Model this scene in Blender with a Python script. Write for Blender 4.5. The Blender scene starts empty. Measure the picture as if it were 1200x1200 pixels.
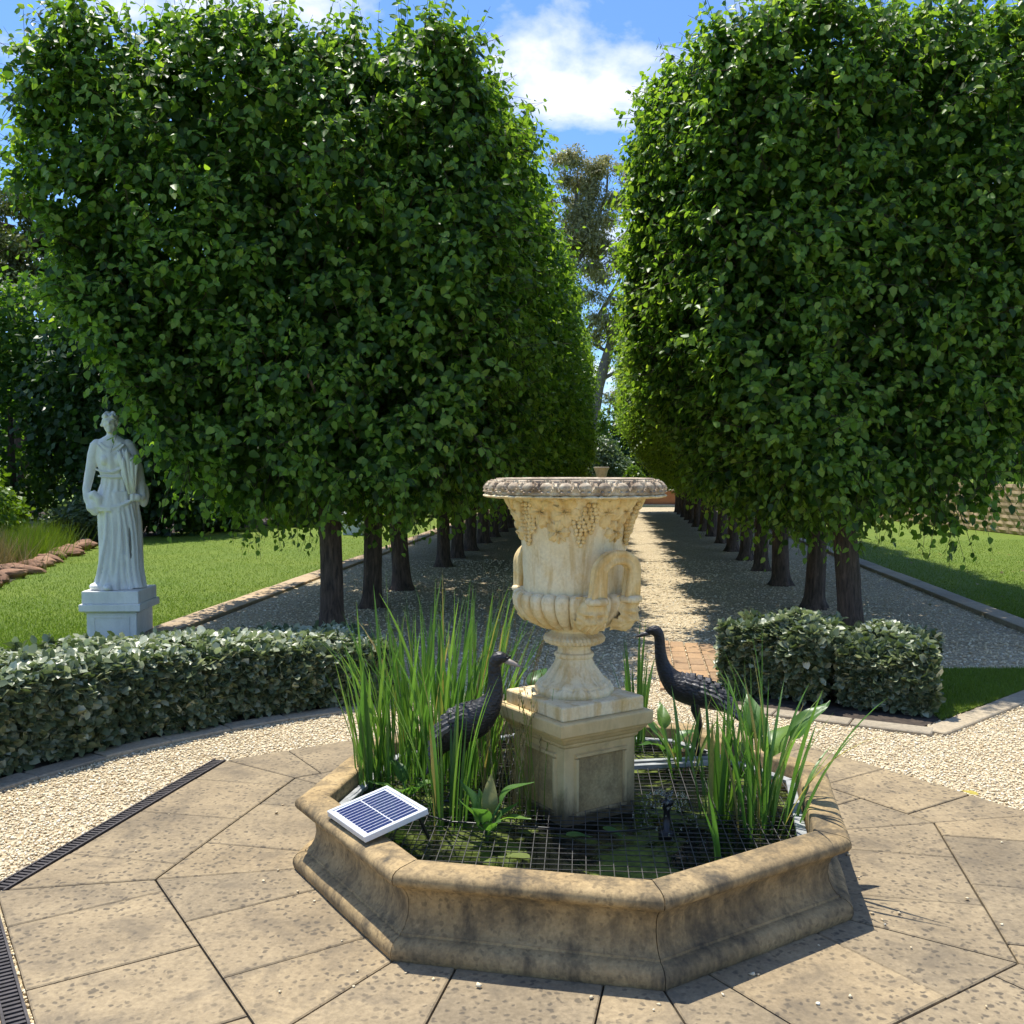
import bpy, bmesh, math, random
import numpy as np
from mathutils import Vector, Matrix

R = math.radians
rng = np.random.default_rng(11)
random.seed(5)
scene = bpy.context.scene
col = scene.collection

# ------------------------------------------------------------------ camera
cam_data = bpy.data.cameras.new('camera')
cam = bpy.data.objects.new('camera', cam_data)
col.objects.link(cam)
cam_data.sensor_width = 36.0
cam_data.lens = 34.5
cam_data.clip_end = 2000
cam.location = (0, 0, 1.55)
cam.rotation_euler = (R(90) - math.atan(52 / 1150), 0, 0)
scene.camera = cam

# ------------------------------------------------------------------ sky and sun
TO_SUN = Vector((-0.205, 0.30, 1.0)).normalized()
world = bpy.data.worlds.new('World')
scene.world = world
world.use_nodes = True
wn, wl = world.node_tree.nodes, world.node_tree.links
wn.clear()
w_out = wn.new('ShaderNodeOutputWorld')
w_bg = wn.new('ShaderNodeBackground')
w_bg.inputs['Strength'].default_value = 0.15
sky = wn.new('ShaderNodeTexSky')
sky.sky_type = 'NISHITA'
sky.sun_disc = False
sky.sun_elevation = math.asin(TO_SUN.z)
sky.sun_rotation = math.atan2(TO_SUN.x, TO_SUN.y) % (2 * math.pi)
sky.air_density = 1.0
sky.dust_density = 0.6
sky.ozone_density = 2.2
w_tc = wn.new('ShaderNodeTexCoord')
w_sep = wn.new('ShaderNodeSeparateXYZ')
wl.new(w_tc.outputs['Generated'], w_sep.inputs[0])
w_z = wn.new('ShaderNodeMath'); w_z.operation = 'ADD'; w_z.inputs[1].default_value = 0.16
wl.new(w_sep.outputs['Z'], w_z.inputs[0])
w_zm = wn.new('ShaderNodeMath'); w_zm.operation = 'MAXIMUM'; w_zm.inputs[1].default_value = 0.05
wl.new(w_z.outputs[0], w_zm.inputs[0])
w_dx = wn.new('ShaderNodeMath'); w_dx.operation = 'DIVIDE'
w_dy = wn.new('ShaderNodeMath'); w_dy.operation = 'DIVIDE'
wl.new(w_sep.outputs['X'], w_dx.inputs[0]); wl.new(w_zm.outputs[0], w_dx.inputs[1])
wl.new(w_sep.outputs['Y'], w_dy.inputs[0]); wl.new(w_zm.outputs[0], w_dy.inputs[1])
w_cmb = wn.new('ShaderNodeCombineXYZ')
wl.new(w_dx.outputs[0], w_cmb.inputs[0]); wl.new(w_dy.outputs[0], w_cmb.inputs[1])
CLOUD_OFF = (19.2, 18.98, 1.13)
w_map = wn.new('ShaderNodeMapping')
w_map.inputs['Location'].default_value = CLOUD_OFF
w_map.inputs['Scale'].default_value = (1.0, 0.8, 1.0)
wl.new(w_cmb.outputs[0], w_map.inputs[0])
w_no = wn.new('ShaderNodeTexNoise')
w_no.inputs['Scale'].default_value = 2.9
w_no.inputs['Detail'].default_value = 9
w_no.inputs['Roughness'].default_value = 0.56
w_no.inputs['Distortion'].default_value = 0.25
wl.new(w_map.outputs[0], w_no.inputs['Vector'])
w_ramp = wn.new('ShaderNodeValToRGB')
w_ramp.color_ramp.elements[0].position = 0.515
w_ramp.color_ramp.elements[0].color = (0, 0, 0, 1)
w_ramp.color_ramp.elements[1].position = 0.69
w_ramp.color_ramp.elements[1].color = (1, 1, 1, 1)
wl.new(w_no.outputs['Fac'], w_ramp.inputs[0])
w_mix = wn.new('ShaderNodeMix'); w_mix.data_type = 'RGBA'
wl.new(w_ramp.outputs[0], w_mix.inputs[0])
w_tint = wn.new('ShaderNodeMix'); w_tint.data_type = 'RGBA'; w_tint.blend_type = 'MULTIPLY'
w_tint.inputs[0].default_value = 1.0
w_tint.inputs[7].default_value = (0.42, 0.58, 0.78, 1)
wl.new(sky.outputs[0], w_tint.inputs[6])
wl.new(w_tint.outputs[2], w_mix.inputs[6])
w_mix.inputs[7].default_value = (4.6, 4.7, 5.0, 1)
wl.new(w_mix.outputs[2], w_bg.inputs['Color'])
wl.new(w_bg.outputs[0], w_out.inputs[0])

sun_data = bpy.data.lights.new('sun', 'SUN')
sun_data.energy = 3.7
sun_data.angle = R(0.53)
sun_data.color = (1.0, 0.95, 0.86)
sun = bpy.data.objects.new('sun', sun_data)
col.objects.link(sun)
sun.rotation_euler = (-TO_SUN).to_track_quat('-Z', 'Y').to_euler()

vs = scene.view_settings
vs.view_transform = 'Standard'
vs.look = 'None'
vs.exposure = 0.85
vs.gamma = 1.0
vs.use_curve_mapping = False
scene.cycles.use_denoising = True
scene.cycles.max_bounces = 5
scene.cycles.diffuse_bounces = 3
scene.cycles.use_adaptive_sampling = True
scene.cycles.adaptive_threshold = 0.025
scene.cycles.glossy_bounces = 2
scene.cycles.transmission_bounces = 4
scene.cycles.caustics_reflective = False
scene.cycles.caustics_refractive = False

# ------------------------------------------------------------------ helpers
def tag(o, label=None, cat=None, group=None, kind=None):
    if label: o['label'] = label
    if cat: o['category'] = cat
    if group: o['group'] = group
    if kind: o['kind'] = kind
    return o

def empty(name, loc=(0, 0, 0), rz=0.0, scale=1.0):
    o = bpy.data.objects.new(name, None)
    col.objects.link(o)
    o.location = loc
    o.rotation_euler = (0, 0, rz)
    o.scale = (scale,) * 3
    return o

def link(name, me, parent=None, loc=None, rot=None, scale=None):
    o = bpy.data.objects.new(name, me)
    col.objects.link(o)
    if parent is not None: o.parent = parent
    if loc is not None: o.location = loc
    if rot is not None: o.rotation_euler = rot
    if scale is not None: o.scale = scale
    return o

def mesh(name, v, f, mat=None, smooth=False):
    me = bpy.data.meshes.new(name)
    me.from_pydata([tuple(map(float, p)) for p in v], [], [tuple(map(int, q)) for q in f])
    me.update()
    if mat is not None: me.materials.append(mat)
    if smooth: me.polygons.foreach_set('use_smooth', [True] * len(me.polygons))
    return me

def tri_mesh(name, v, f, mat=None, smooth=False, mat2=None, idx=None):
    """large triangle or quad meshes from numpy arrays"""
    v = np.asarray(v, np.float32); f = np.asarray(f, np.int32)
    k = f.shape[1]
    me = bpy.data.meshes.new(name)
    me.vertices.add(len(v)); me.vertices.foreach_set('co', v.ravel())
    me.loops.add(f.size); me.loops.foreach_set('vertex_index', f.ravel())
    me.polygons.add(len(f))
    me.polygons.foreach_set('loop_start', np.arange(0, f.size, k, dtype=np.int32))
    if smooth: me.polygons.foreach_set('use_smooth', np.ones(len(f), bool))
    me.update(calc_edges=True)
    if mat is not None: me.materials.append(mat)
    if mat2 is not None:
        me.materials.append(mat2); me.polygons.foreach_set('material_index', np.ascontiguousarray(idx, np.int32))
    return me

class MB:
    """collects verts and faces"""
    def __init__(s): s.v = []; s.f = []
    def add(s, v, f):
        n = len(s.v); s.v += [tuple(p) for p in v]; s.f += [tuple(i + n for i in q) for q in f]; return s
    def box(s, a, b, M=None):
        x0, y0, z0 = a; x1, y1, z1 = b
        v = [(x0,y0,z0),(x1,y0,z0),(x1,y1,z0),(x0,y1,z0),(x0,y0,z1),(x1,y0,z1),(x1,y1,z1),(x0,y1,z1)]
        if M is not None: v = [M @ Vector(p) for p in v]
        return s.add(v, [(0,3,2,1),(4,5,6,7),(0,1,5,4),(1,2,6,5),(2,3,7,6),(3,0,4,7)])
    def loft(s, rings, cap=True, closed=True):
        n = len(rings[0]); base = len(s.v)
        for r in rings: s.v += [tuple(p) for p in r]
        for i in range(len(rings) - 1):
            for j in range(n if closed else n - 1):
                a = base + i*n + j; b = base + i*n + (j+1) % n
                s.f.append((a, b, b+n, a+n))
        if cap:
            s.f.append(tuple(base + j for j in range(n))[::-1])
            s.f.append(tuple(base + (len(rings)-1)*n + j for j in range(n)))
        return s
    def tube(s, pts, rad, n=8, cap=True, flute=0.0, nf=0):
        pts = [Vector(p) for p in pts]
        rad = [rad]*len(pts) if isinstance(rad, (int, float)) else rad
        rings = []; up = Vector((0.31, 0.17, 0.93))
        prev = None
        for i, p in enumerate(pts):
            t = (pts[min(i+1, len(pts)-1)] - pts[max(i-1, 0)]).normalized()
            if prev is None:
                a = t.cross(up)
                if a.length < 1e-3: a = t.cross(Vector((1, 0, 0)))
                a.normalize()
            else:
                a = (prev - t * prev.dot(t)).normalized()
            prev = a; b = t.cross(a)
            rr = []
            for j in range(n):
                th = 2*math.pi*j/n
                q = rad[i] * (1 + flute*math.cos(nf*th))
                rr.append(p + a*math.cos(th)*q + b*math.sin(th)*q)
            rings.append(rr)
        return s.loft(rings, cap)
    def ellipsoid(s, c, r, nu=10, nv=7, M=None):
        rings = []
        for i in range(nv + 1):
            ph = -math.pi/2 + math.pi*(0.04 + 0.92*i/nv)
            ring = []
            for j in range(nu):
                th = 2*math.pi*j/nu
                p = Vector((r[0]*math.cos(ph)*math.cos(th), r[1]*math.cos(ph)*math.sin(th), r[2]*math.sin(ph)))
                if M is not None: p = M @ p
                ring.append(Vector(c) + p)
            rings.append(ring)
        return s.loft(rings)
    def mesh(s, name, mat=None, smooth=False): return mesh(name, s.v, s.f, mat, smooth)
    def build(s, name, mat=None, parent=None, smooth=False, **k): return link(name, s.mesh(name, mat, smooth), parent, **k)

def bevel_mesh(me, w=0.004, seg=2):
    bm = bmesh.new(); bm.from_mesh(me)
    bmesh.ops.bevel(bm, geom=bm.edges[:], offset=w, segments=seg, affect='EDGES', profile=0.5, clamp_overlap=True)
    bm.to_mesh(me); bm.free(); me.update(); return me

def autosmooth(me, ang=40):
    me.polygons.foreach_set('use_smooth', [True]*len(me.polygons))
    me.set_sharp_from_angle(angle=R(ang))
    return me

def snoise(p, f=1.0, seed=0):
    """cheap smooth 3D noise in numpy, about -1..1"""
    r = np.random.default_rng(seed)
    out = np.zeros(len(p))
    for k in range(7):
        d = r.normal(size=3); d /= np.linalg.norm(d)
        fr = f * (0.7 + 0.35*k)
        out += np.sin(p @ d * fr * 2.4 + r.uniform(0, 6.28)) / (1 + 0.25*k)
    return out / 3.0

def nrm(a): return a / np.maximum(np.linalg.norm(a, axis=-1, keepdims=True), 1e-9)

# ------------------------------------------------------------------ materials
def new_mat(name):
    m = bpy.data.materials.new(name); m.use_nodes = True
    nt = m.node_tree; b = nt.nodes['Principled BSDF']
    return m, nt, b

def node(nt, t, **k):
    n = nt.nodes.new(t)
    for a, v in k.items():
        if a in n.inputs: n.inputs[a].default_value = v
        else: setattr(n, a, v)
    return n

def coords(nt, kind='Object', scale=(1, 1, 1)):
    tc = nt.nodes.new('ShaderNodeTexCoord'); mp = nt.nodes.new('ShaderNodeMapping')
    mp.inputs['Scale'].default_value = scale
    nt.links.new(tc.outputs[kind], mp.inputs[0]); return mp.outputs[0]

def world_pos(nt, scale=(1, 1, 1)):
    g = nt.nodes.new('ShaderNodeNewGeometry'); mp = nt.nodes.new('ShaderNodeMapping')
    mp.inputs['Scale'].default_value = scale
    nt.links.new(g.outputs['Position'], mp.inputs[0]); return mp.outputs[0]

def noise(nt, vec, scale, detail=5, rough=0.55, dist=0.0):
    n = node(nt, 'ShaderNodeTexNoise', Scale=scale, Detail=detail, Roughness=rough, Distortion=dist)
    nt.links.new(vec, n.inputs['Vector']); return n.outputs['Fac']

def ramp(nt, fac, stops, interp='LINEAR'):
    r = nt.nodes.new('ShaderNodeValToRGB'); cr = r.color_ramp; cr.interpolation = interp
    while len(cr.elements) < len(stops): cr.elements.new(0.5)
    for e, (p, c) in zip(cr.elements, stops):
        e.position = p; e.color = (c, c, c, 1) if isinstance(c, (int, float)) else (*c, 1)
    nt.links.new(fac, r.inputs[0]); return r.outputs[0]

def mix(nt, fac, a, b, blend='MIX'):
    m = nt.nodes.new('ShaderNodeMix'); m.data_type = 'RGBA'; m.blend_type = blend
    for sock, v in ((m.inputs[0], fac), (m.inputs[6], a), (m.inputs[7], b)):
        if isinstance(v, (int, float)): sock.default_value = v if sock == m.inputs[0] else (v, v, v, 1)
        elif isinstance(v, tuple): sock.default_value = (*v, 1)
        else: nt.links.new(v, sock)
    return m.outputs[2]

def bump(nt, b, h, strength=0.4, dist=0.01):
    n = node(nt, 'ShaderNodeBump', Strength=strength, Distance=dist)
    nt.links.new(h, n.inputs['Height']); nt.links.new(n.outputs[0], b.inputs['Normal'])

def leaf_mat(name, c0, c1, trans, tfac=0.4, rough=0.42, spec=0.4, c2=None):
    m, nt, b = new_mat(name)
    g = nt.nodes.new('ShaderNodeNewGeometry')
    stops = [(0.0, c0), (0.75, c1)] + ([(1.0, c2)] if c2 else [])
    c = ramp(nt, g.outputs['Random Per Island'], stops)
    nt.links.new(c, b.inputs['Base Color'])
    b.inputs['Roughness'].default_value = rough
    b.inputs['Specular IOR Level'].default_value = spec
    t = nt.nodes.new('ShaderNodeBsdfTranslucent')
    tc = mix(nt, 1.0, c, trans, 'MULTIPLY')
    nt.links.new(tc, t.inputs['Color'])
    mx = nt.nodes.new('ShaderNodeMixShader'); mx.inputs[0].default_value = tfac
    nt.links.new(b.outputs[0], mx.inputs[1]); nt.links.new(t.outputs[0], mx.inputs[2])
    nt.links.new(mx.outputs[0], nt.nodes['Material Output'].inputs['Surface'])
    return m

def plain(name, c, rough=0.6, metal=0.0, spec=0.5, nscale=0, namt=0.15, bstr=0.0):
    m, nt, b = new_mat(name)
    b.inputs['Roughness'].default_value = rough
    b.inputs['Metallic'].default_value = metal
    b.inputs['Specular IOR Level'].default_value = spec
    if nscale:
        f = noise(nt, coords(nt), nscale)
        cc = ramp(nt, f, [(0.3, tuple(x*(1-namt) for x in c)), (0.7, tuple(x*(1+namt) for x in c))])
        nt.links.new(cc, b.inputs['Base Color'])
        if bstr: bump(nt, b, f, bstr, 0.01)
    else:
        b.inputs['Base Color'].default_value = (*c, 1)
    return m

def stone(name, c0, c1, dark, spots=0.0, streak=0.0, grime=0.5, rough=0.85, scale=1.0, objrand=True, grain=0.55):
    """weathered sandstone: two-tone blotches, dark lichen spots, grime patches and runs"""
    m, nt, b = new_mat(name)
    p = world_pos(nt)
    big = noise(nt, p, 2.2*scale, 6, 0.6, 0.3)
    c = ramp(nt, big, [(0.32, c0), (0.68, c1)])
    fine = noise(nt, p, 60*scale, 4, 0.65)
    c = mix(nt, grain, c, ramp(nt, fine, [(0.3, 0.55), (0.7, 1.25)]), 'MULTIPLY')
    if objrand:
        oi = nt.nodes.new('ShaderNodeObjectInfo')
        c = mix(nt, 0.8, c, ramp(nt, oi.outputs['Random'], [(0, (0.78, 0.78, 0.78)), (0.5, (1.0, 0.98, 0.94)), (1, (1.15, 1.10, 1.0))]), 'MULTIPLY')
    g1 = noise(nt, p, 5.5*scale, 8, 0.68, 0.6)
    c = mix(nt, ramp(nt, g1, [(0.48, 0.0), (0.72, grime)]), c, dark)
    if streak:
        ps = world_pos(nt, (5, 5, 1.6))
        s1 = noise(nt, ps, 1.6, 8, 0.7, 0.1)
        c = mix(nt, ramp(nt, s1, [(0.46, 0.0), (0.66, streak)]), c, dark)
    if spots:
        vo = node(nt, 'ShaderNodeTexVoronoi', Scale=38*scale, Randomness=1.0)
        dn = nt.nodes.new('ShaderNodeTexNoise'); dn.inputs['Scale'].default_value = 40
        nt.links.new(p, dn.inputs['Vector'])
        pv = nt.nodes.new('ShaderNodeMixRGB'); pv.inputs[0].default_value = 0.03
        nt.links.new(p, pv.inputs[1]); nt.links.new(dn.outputs['Color'], pv.inputs[2])
        nt.links.new(pv.outputs[0], vo.inputs['Vector'])
        sm = ramp(nt, vo.outputs['Distance'], [(0.24, 1.0), (0.40, 0.0)])
        pick = nt.nodes.new('ShaderNodeSeparateColor'); nt.links.new(vo.outputs['Color'], pick.inputs[0])
        keep = ramp(nt, pick.outputs[0], [(0.20, 0.0), (0.35, 1.0)])
        area = ramp(nt, noise(nt, p, 1.7, 3), [(0.34, 0.35), (0.55, 1.0)])
        k = mix(nt, 1.0, mix(nt, 1.0, sm, keep, 'MULTIPLY'), area, 'MULTIPLY')
        k = mix(nt, 1.0, k, spots, 'MULTIPLY')
        c = mix(nt, k, c, tuple(x*0.8 for x in dark))
    nt.links.new(c, b.inputs['Base Color'])
    b.inputs['Roughness'].default_value = rough
    b.inputs['Specular IOR Level'].default_value = 0.25
    h = mix(nt, 0.5, fine, g1)
    bump(nt, b, h, 0.45, 0.006)
    return m

M = {}
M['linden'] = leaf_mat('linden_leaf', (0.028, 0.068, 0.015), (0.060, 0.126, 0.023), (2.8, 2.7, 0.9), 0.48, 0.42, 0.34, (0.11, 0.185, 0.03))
M['linden_young_lit'] = leaf_mat('linden_young_lit_leaf', (0.10, 0.195, 0.030), (0.165, 0.285, 0.042), (2.2, 2.1, 0.8), 0.48, 0.40, 0.38, (0.24, 0.34, 0.06))  # young growth, with sunlit brightness also put into the colour
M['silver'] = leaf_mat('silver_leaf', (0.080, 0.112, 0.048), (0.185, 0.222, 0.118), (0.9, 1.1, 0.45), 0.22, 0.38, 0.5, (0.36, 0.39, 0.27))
M['silver_new_lit'] = leaf_mat('silver_new_lit_leaf', (0.21, 0.24, 0.12), (0.44, 0.465, 0.31), (0.8, 1.0, 0.5), 0.2, 0.38, 0.55, (0.60, 0.62, 0.48))  # new growth on hedge tops, its paleness partly sunlight put into the colour
M['dark_leaf'] = leaf_mat('dark_leaf', (0.024, 0.056, 0.016), (0.055, 0.105, 0.024), (1.8, 2.2, 0.8), 0.3)
M['lime_leaf'] = leaf_mat('lime_leaf', (0.08, 0.16, 0.015), (0.15, 0.24, 0.02), (1.6, 1.6, 0.6), 0.35)
M['olive_leaf'] = leaf_mat('olive_leaf', (0.08, 0.12, 0.055), (0.16, 0.21, 0.10), (1.4, 1.6, 0.7), 0.3)
M['gum_leaf'] = leaf_mat('gum_leaf', (0.20, 0.22, 0.11), (0.36, 0.33, 0.18), (1.4, 1.4, 0.7), 0.35)
M['pine_leaf'] = leaf_mat('pine_leaf', (0.06, 0.09, 0.02), (0.13, 0.15, 0.04), (1.3, 1.4, 0.6), 0.25)
M['grass_blade'] = leaf_mat('grass_blade', (0.085, 0.145, 0.018), (0.18, 0.26, 0.03), (1.6, 1.7, 0.7), 0.3, 0.5, 0.3)
M['straw'] = leaf_mat('straw_blade', (0.20, 0.16, 0.07), (0.34, 0.27, 0.12), (1, 1, 0.7), 0.3)

def reed_material():
    m, nt, b = new_mat('reed')
    oi = nt.nodes.new('ShaderNodeObjectInfo')
    c = ramp(nt, oi.outputs['Random'], [(0, (0.065, 0.15, 0.035)), (0.5, (0.10, 0.21, 0.045)), (0.90, (0.16, 0.27, 0.06)), (0.96, (0.30, 0.25, 0.10)), (1, (0.36, 0.28, 0.14))])
    f = noise(nt, coords(nt, 'Object', (60, 60, 3)), 2.0, 3)
    c = mix(nt, 0.6, c, ramp(nt, f, [(0.3, 0.7), (0.7, 1.25)]), 'MULTIPLY')
    nt.links.new(c, b.inputs['Base Color']); b.inputs['Roughness'].default_value = 0.38
    t = nt.nodes.new('ShaderNodeBsdfTranslucent')
    nt.links.new(mix(nt, 1.0, c, (1.9, 2.0, 0.9), 'MULTIPLY'), t.inputs['Color'])
    mx = nt.nodes.new('ShaderNodeMixShader'); mx.inputs[0].default_value = 0.38
    nt.links.new(b.outputs[0], mx.inputs[1]); nt.links.new(t.outputs[0], mx.inputs[2])
    nt.links.new(mx.outputs[0], nt.nodes['Material Output'].inputs['Surface'])
    return m
M['reed'] = reed_material()

def bark(name, c0, c1):
    m, nt, b = new_mat(name)
    v = noise(nt, coords(nt, 'Object', (1, 1, 0.16)), 38, 6, 0.65, 0.5)
    f2 = noise(nt, coords(nt), 6, 4)
    c = ramp(nt, v, [(0.36, c0), (0.66, c1)])
    c = mix(nt, 0.6, c, ramp(nt, f2, [(0.3, 0.65), (0.7, 1.25)]), 'MULTIPLY')
    nt.links.new(c, b.inputs['Base Color']); b.inputs['Roughness'].default_value = 0.9
    bump(nt, b, v, 0.9, 0.02)
    return m
M['bark'] = bark('linden_bark', (0.045, 0.031, 0.022), (0.165, 0.112, 0.078))
M['gum_bark'] = bark('gum_bark', (0.11, 0.09, 0.075), (0.27, 0.23, 0.20))
M['twig'] = plain('twig', (0.06, 0.04, 0.025), 0.8)

M['slab'] = stone('paving_sandstone', (0.235, 0.186, 0.120), (0.365, 0.288, 0.180), (0.118, 0.098, 0.072), spots=0.85, grime=0.75)
M['pond_stone'] = stone('pond_sandstone', (0.335, 0.240, 0.122), (0.455, 0.338, 0.180), (0.075, 0.063, 0.045), spots=0.4, streak=0.95, grime=0.8, scale=1.2)
M['edging_stone'] = stone('edging_stone', (0.37, 0.31, 0.22), (0.47, 0.40, 0.29), (0.20, 0.17, 0.13), spots=0.3, grime=0.4)
M['paver'] = stone('clay_paver', (0.36, 0.23, 0.13), (0.46, 0.31, 0.18), (0.2, 0.14, 0.09), grime=0.4)
M['block'] = stone('retaining_block', (0.42, 0.31, 0.19), (0.54, 0.42, 0.28), (0.25, 0.18, 0.11), grime=0.35)
M['rock'] = stone('garden_rock', (0.24, 0.125, 0.075), (0.36, 0.22, 0.14), (0.12, 0.08, 0.06), grime=0.5, scale=1.5)
M['terracotta'] = stone('terracotta_wall', (0.42, 0.19, 0.10), (0.50, 0.25, 0.14), (0.25, 0.14, 0.09), grime=0.4)
M['mortar'] = plain('joint_bed', (0.05, 0.043, 0.035), 0.95, nscale=30)

def urn_material(name='urn_cream_stone', tint=(1, 1, 1)):
    m, nt, b = new_mat(name)
    p = world_pos(nt)
    n1 = noise(nt, p, 6, 6, 0.6, 0.4)
    c = ramp(nt, n1, [(0.3, (0.72, 0.58, 0.34)), (0.55, (0.78, 0.67, 0.45)), (0.72, (0.72, 0.50, 0.20))])
    ps = world_pos(nt, (7, 7, 1.2))
    s = noise(nt, ps, 2.4, 6, 0.65, 0.3)
    c = mix(nt, ramp(nt, s, [(0.48, 0.0), (0.64, 0.7)]), c, (0.52, 0.33, 0.11))
    d = noise(nt, p, 11, 8, 0.72, 0.8)
    c = mix(nt, ramp(nt, d, [(0.58, 0.0), (0.75, 0.5)]), c, (0.30, 0.19, 0.08))
    fine = noise(nt, p, 90, 4, 0.6)
    c = mix(nt, 0.35, c, ramp(nt, fine, [(0.3, 0.7), (0.7, 1.2)]), 'MULTIPLY')
    c = mix(nt, 1.0, c, tint, 'MULTIPLY')
    nt.links.new(c, b.inputs['Base Color']); b.inputs['Roughness'].default_value = 0.8
    b.inputs['Specular IOR Level'].default_value = 0.3
    bump(nt, b, mix(nt, 0.5, fine, d), 0.35, 0.004)
    return m
M['urn'] = urn_material()
M['urn_ochre'] = urn_material('urn_ochre_stone', (0.98, 0.90, 0.72))

def rim_material():
    m, nt, b = new_mat('urn_rim_lichen')
    p = world_pos(nt)
    n1 = noise(nt, p, 18, 8, 0.7, 0.6)
    c = ramp(nt, n1, [(0.34, (0.20, 0.14, 0.09)), (0.50, (0.40, 0.31, 0.21)), (0.66, (0.66, 0.56, 0.40))])
    nt.links.new(c, b.inputs['Base Color']); b.inputs['Roughness'].default_value = 0.9
    bump(nt, b, n1, 0.4, 0.004)
    return m
M['urn_rim'] = rim_material()

def pedestal_material():
    m, nt, b = new_mat('pedestal_mossy_stone')
    p = world_pos(nt)
    n1 = noise(nt, p, 5, 6, 0.62, 0.5)
    c = ramp(nt, n1, [(0.3, (0.55, 0.40, 0.18)), (0.7, (0.70, 0.54, 0.28))])
    s = noise(nt, world_pos(nt, (4, 4, 1.6)), 2.2, 8, 0.7, 0.2)
    c = mix(nt, ramp(nt, s, [(0.47, 0.0), (0.70, 0.5)]), c, (0.26, 0.19, 0.09))
    # damp tide mark that rises from the waterline with a ragged edge
    g = nt.nodes.new('ShaderNodeSeparateXYZ'); nt.links.new(p, g.inputs[0])
    rag = node(nt, 'ShaderNodeMath', operation='MULTIPLY_ADD'); nt.links.new(s, rag.inputs[0]); rag.inputs[1].default_value = -0.38
    nt.links.new(g.outputs['Z'], rag.inputs[2])
    c = mix(nt, ramp(nt, rag.outputs[0], [(0.03, 0.85), (0.16, 0.0)]), c, (0.075, 0.058, 0.03))
    d = noise(nt, p, 14, 8, 0.7, 0.8)
    c = mix(nt, ramp(nt, d, [(0.6, 0.0), (0.76, 0.6)]), c, (0.12, 0.10, 0.06))
    nt.links.new(c, b.inputs['Base Color']); b.inputs['Roughness'].default_value = 0.8
    bump(nt, b, d, 0.3, 0.004)
    return m
M['pedestal'] = pedestal_material()
M['pedestal_panel'] = stone('pedestal_stained_panel', (0.42, 0.29, 0.125), (0.58, 0.44, 0.22), (0.12, 0.085, 0.045), streak=0.6, grime=0.6, scale=1.6)
M['marble'] = stone('statue_white_stone', (0.80, 0.785, 0.74), (0.90, 0.88, 0.83), (0.45, 0.43, 0.39), streak=0.22, grime=0.18, objrand=False, rough=0.65, grain=0.12)
def feather_bronze():
    m, nt, b = new_mat('bronze_feathered')
    vo = node(nt, 'ShaderNodeTexVoronoi', Scale=95, Randomness=0.8); nt.links.new(coords(nt, 'Object', (0.6, 1, 1)), vo.inputs['Vector'])
    f = noise(nt, coords(nt), 14, 5, 0.65)
    c = ramp(nt, f, [(0.35, (0.012, 0.012, 0.014)), (0.6, (0.028, 0.028, 0.031)), (0.75, (0.075, 0.07, 0.066))])
    nt.links.new(c, b.inputs['Base Color']); b.inputs['Roughness'].default_value = 0.5; b.inputs['Metallic'].default_value = 0.2
    bump(nt, b, vo.outputs['Distance'], 0.55, 0.006)
    return m
M['bronze'] = plain('bronze_black', (0.018, 0.019, 0.022), 0.42, 0.25, 0.5, nscale=30, namt=0.4, bstr=0.25)
M['bronze_worn'] = plain('bronze_worn', (0.07, 0.067, 0.068), 0.5, 0.35, 0.5, nscale=26, namt=0.5, bstr=0.3)
M['feathered'] = feather_bronze()
M['beak'] = plain('beak_worn', (0.30, 0.25, 0.22), 0.5, nscale=40)
M['alu'] = plain('white_aluminium', (0.62, 0.63, 0.64), 0.38, 0.0, 0.5, nscale=20, namt=0.05)
M['alu_grey'] = plain('grey_aluminium', (0.42, 0.43, 0.43), 0.45, 0.3, nscale=20, namt=0.25)
M['backing'] = plain('panel_backsheet', (0.66, 0.67, 0.70), 0.3)
M['wire'] = plain('wire', (0.055, 0.052, 0.045), 0.7, 0.0, nscale=40, namt=0.5)
M['black_plastic'] = plain('black_plastic', (0.012, 0.012, 0.012), 0.35)
M['iron'] = plain('drain_iron', (0.05, 0.042, 0.04), 0.7, nscale=30, namt=0.4)
M['soil'] = plain('soil', (0.05, 0.036, 0.025), 0.95, nscale=25, namt=0.5, bstr=0.6)

def cell_material():
    m, nt, b = new_mat('solar_cell')
    b.inputs['Base Color'].default_value = (0.022, 0.035, 0.13, 1)
    b.inputs['Roughness'].default_value = 0.22
    b.inputs['Coat Weight'].default_value = 0.6
    return m
M['cell'] = cell_material()

def gravel_ground():
    m, nt, b = new_mat('gravel_bed')
    p = world_pos(nt)
    vo = node(nt, 'ShaderNodeTexVoronoi', Scale=52, Randomness=1.0); nt.links.new(p, vo.inputs['Vector'])
    sc = nt.nodes.new('ShaderNodeSeparateColor'); nt.links.new(vo.outputs['Color'], sc.inputs[0])
    c = ramp(nt, sc.outputs[0], [(0, (0.48, 0.37, 0.22)), (0.5, (0.70, 0.58, 0.38)), (1, (0.84, 0.74, 0.54))])
    c = mix(nt, 0.8, c, ramp(nt, vo.outputs['Distance'], [(0.2, 1.0), (0.75, 0.45)]), 'MULTIPLY')
    big = noise(nt, p, 0.9, 5, 0.6)
    c = mix(nt, 0.7, c, ramp(nt, big, [(0.3, (0.82, 0.80, 0.78)), (0.7, (1.08, 1.06, 1.0))]), 'MULTIPLY')
    nt.links.new(c, b.inputs['Base Color']); b.inputs['Roughness'].default_value = 0.9
    b.inputs['Specular IOR Level'].default_value = 0.2
    inv = ramp(nt, vo.outputs['Distance'], [(0.0, 1.0), (0.7, 0.0)])
    bump(nt, b, inv, 0.9, 0.012)
    return m
M['gravel'] = gravel_ground()

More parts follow.
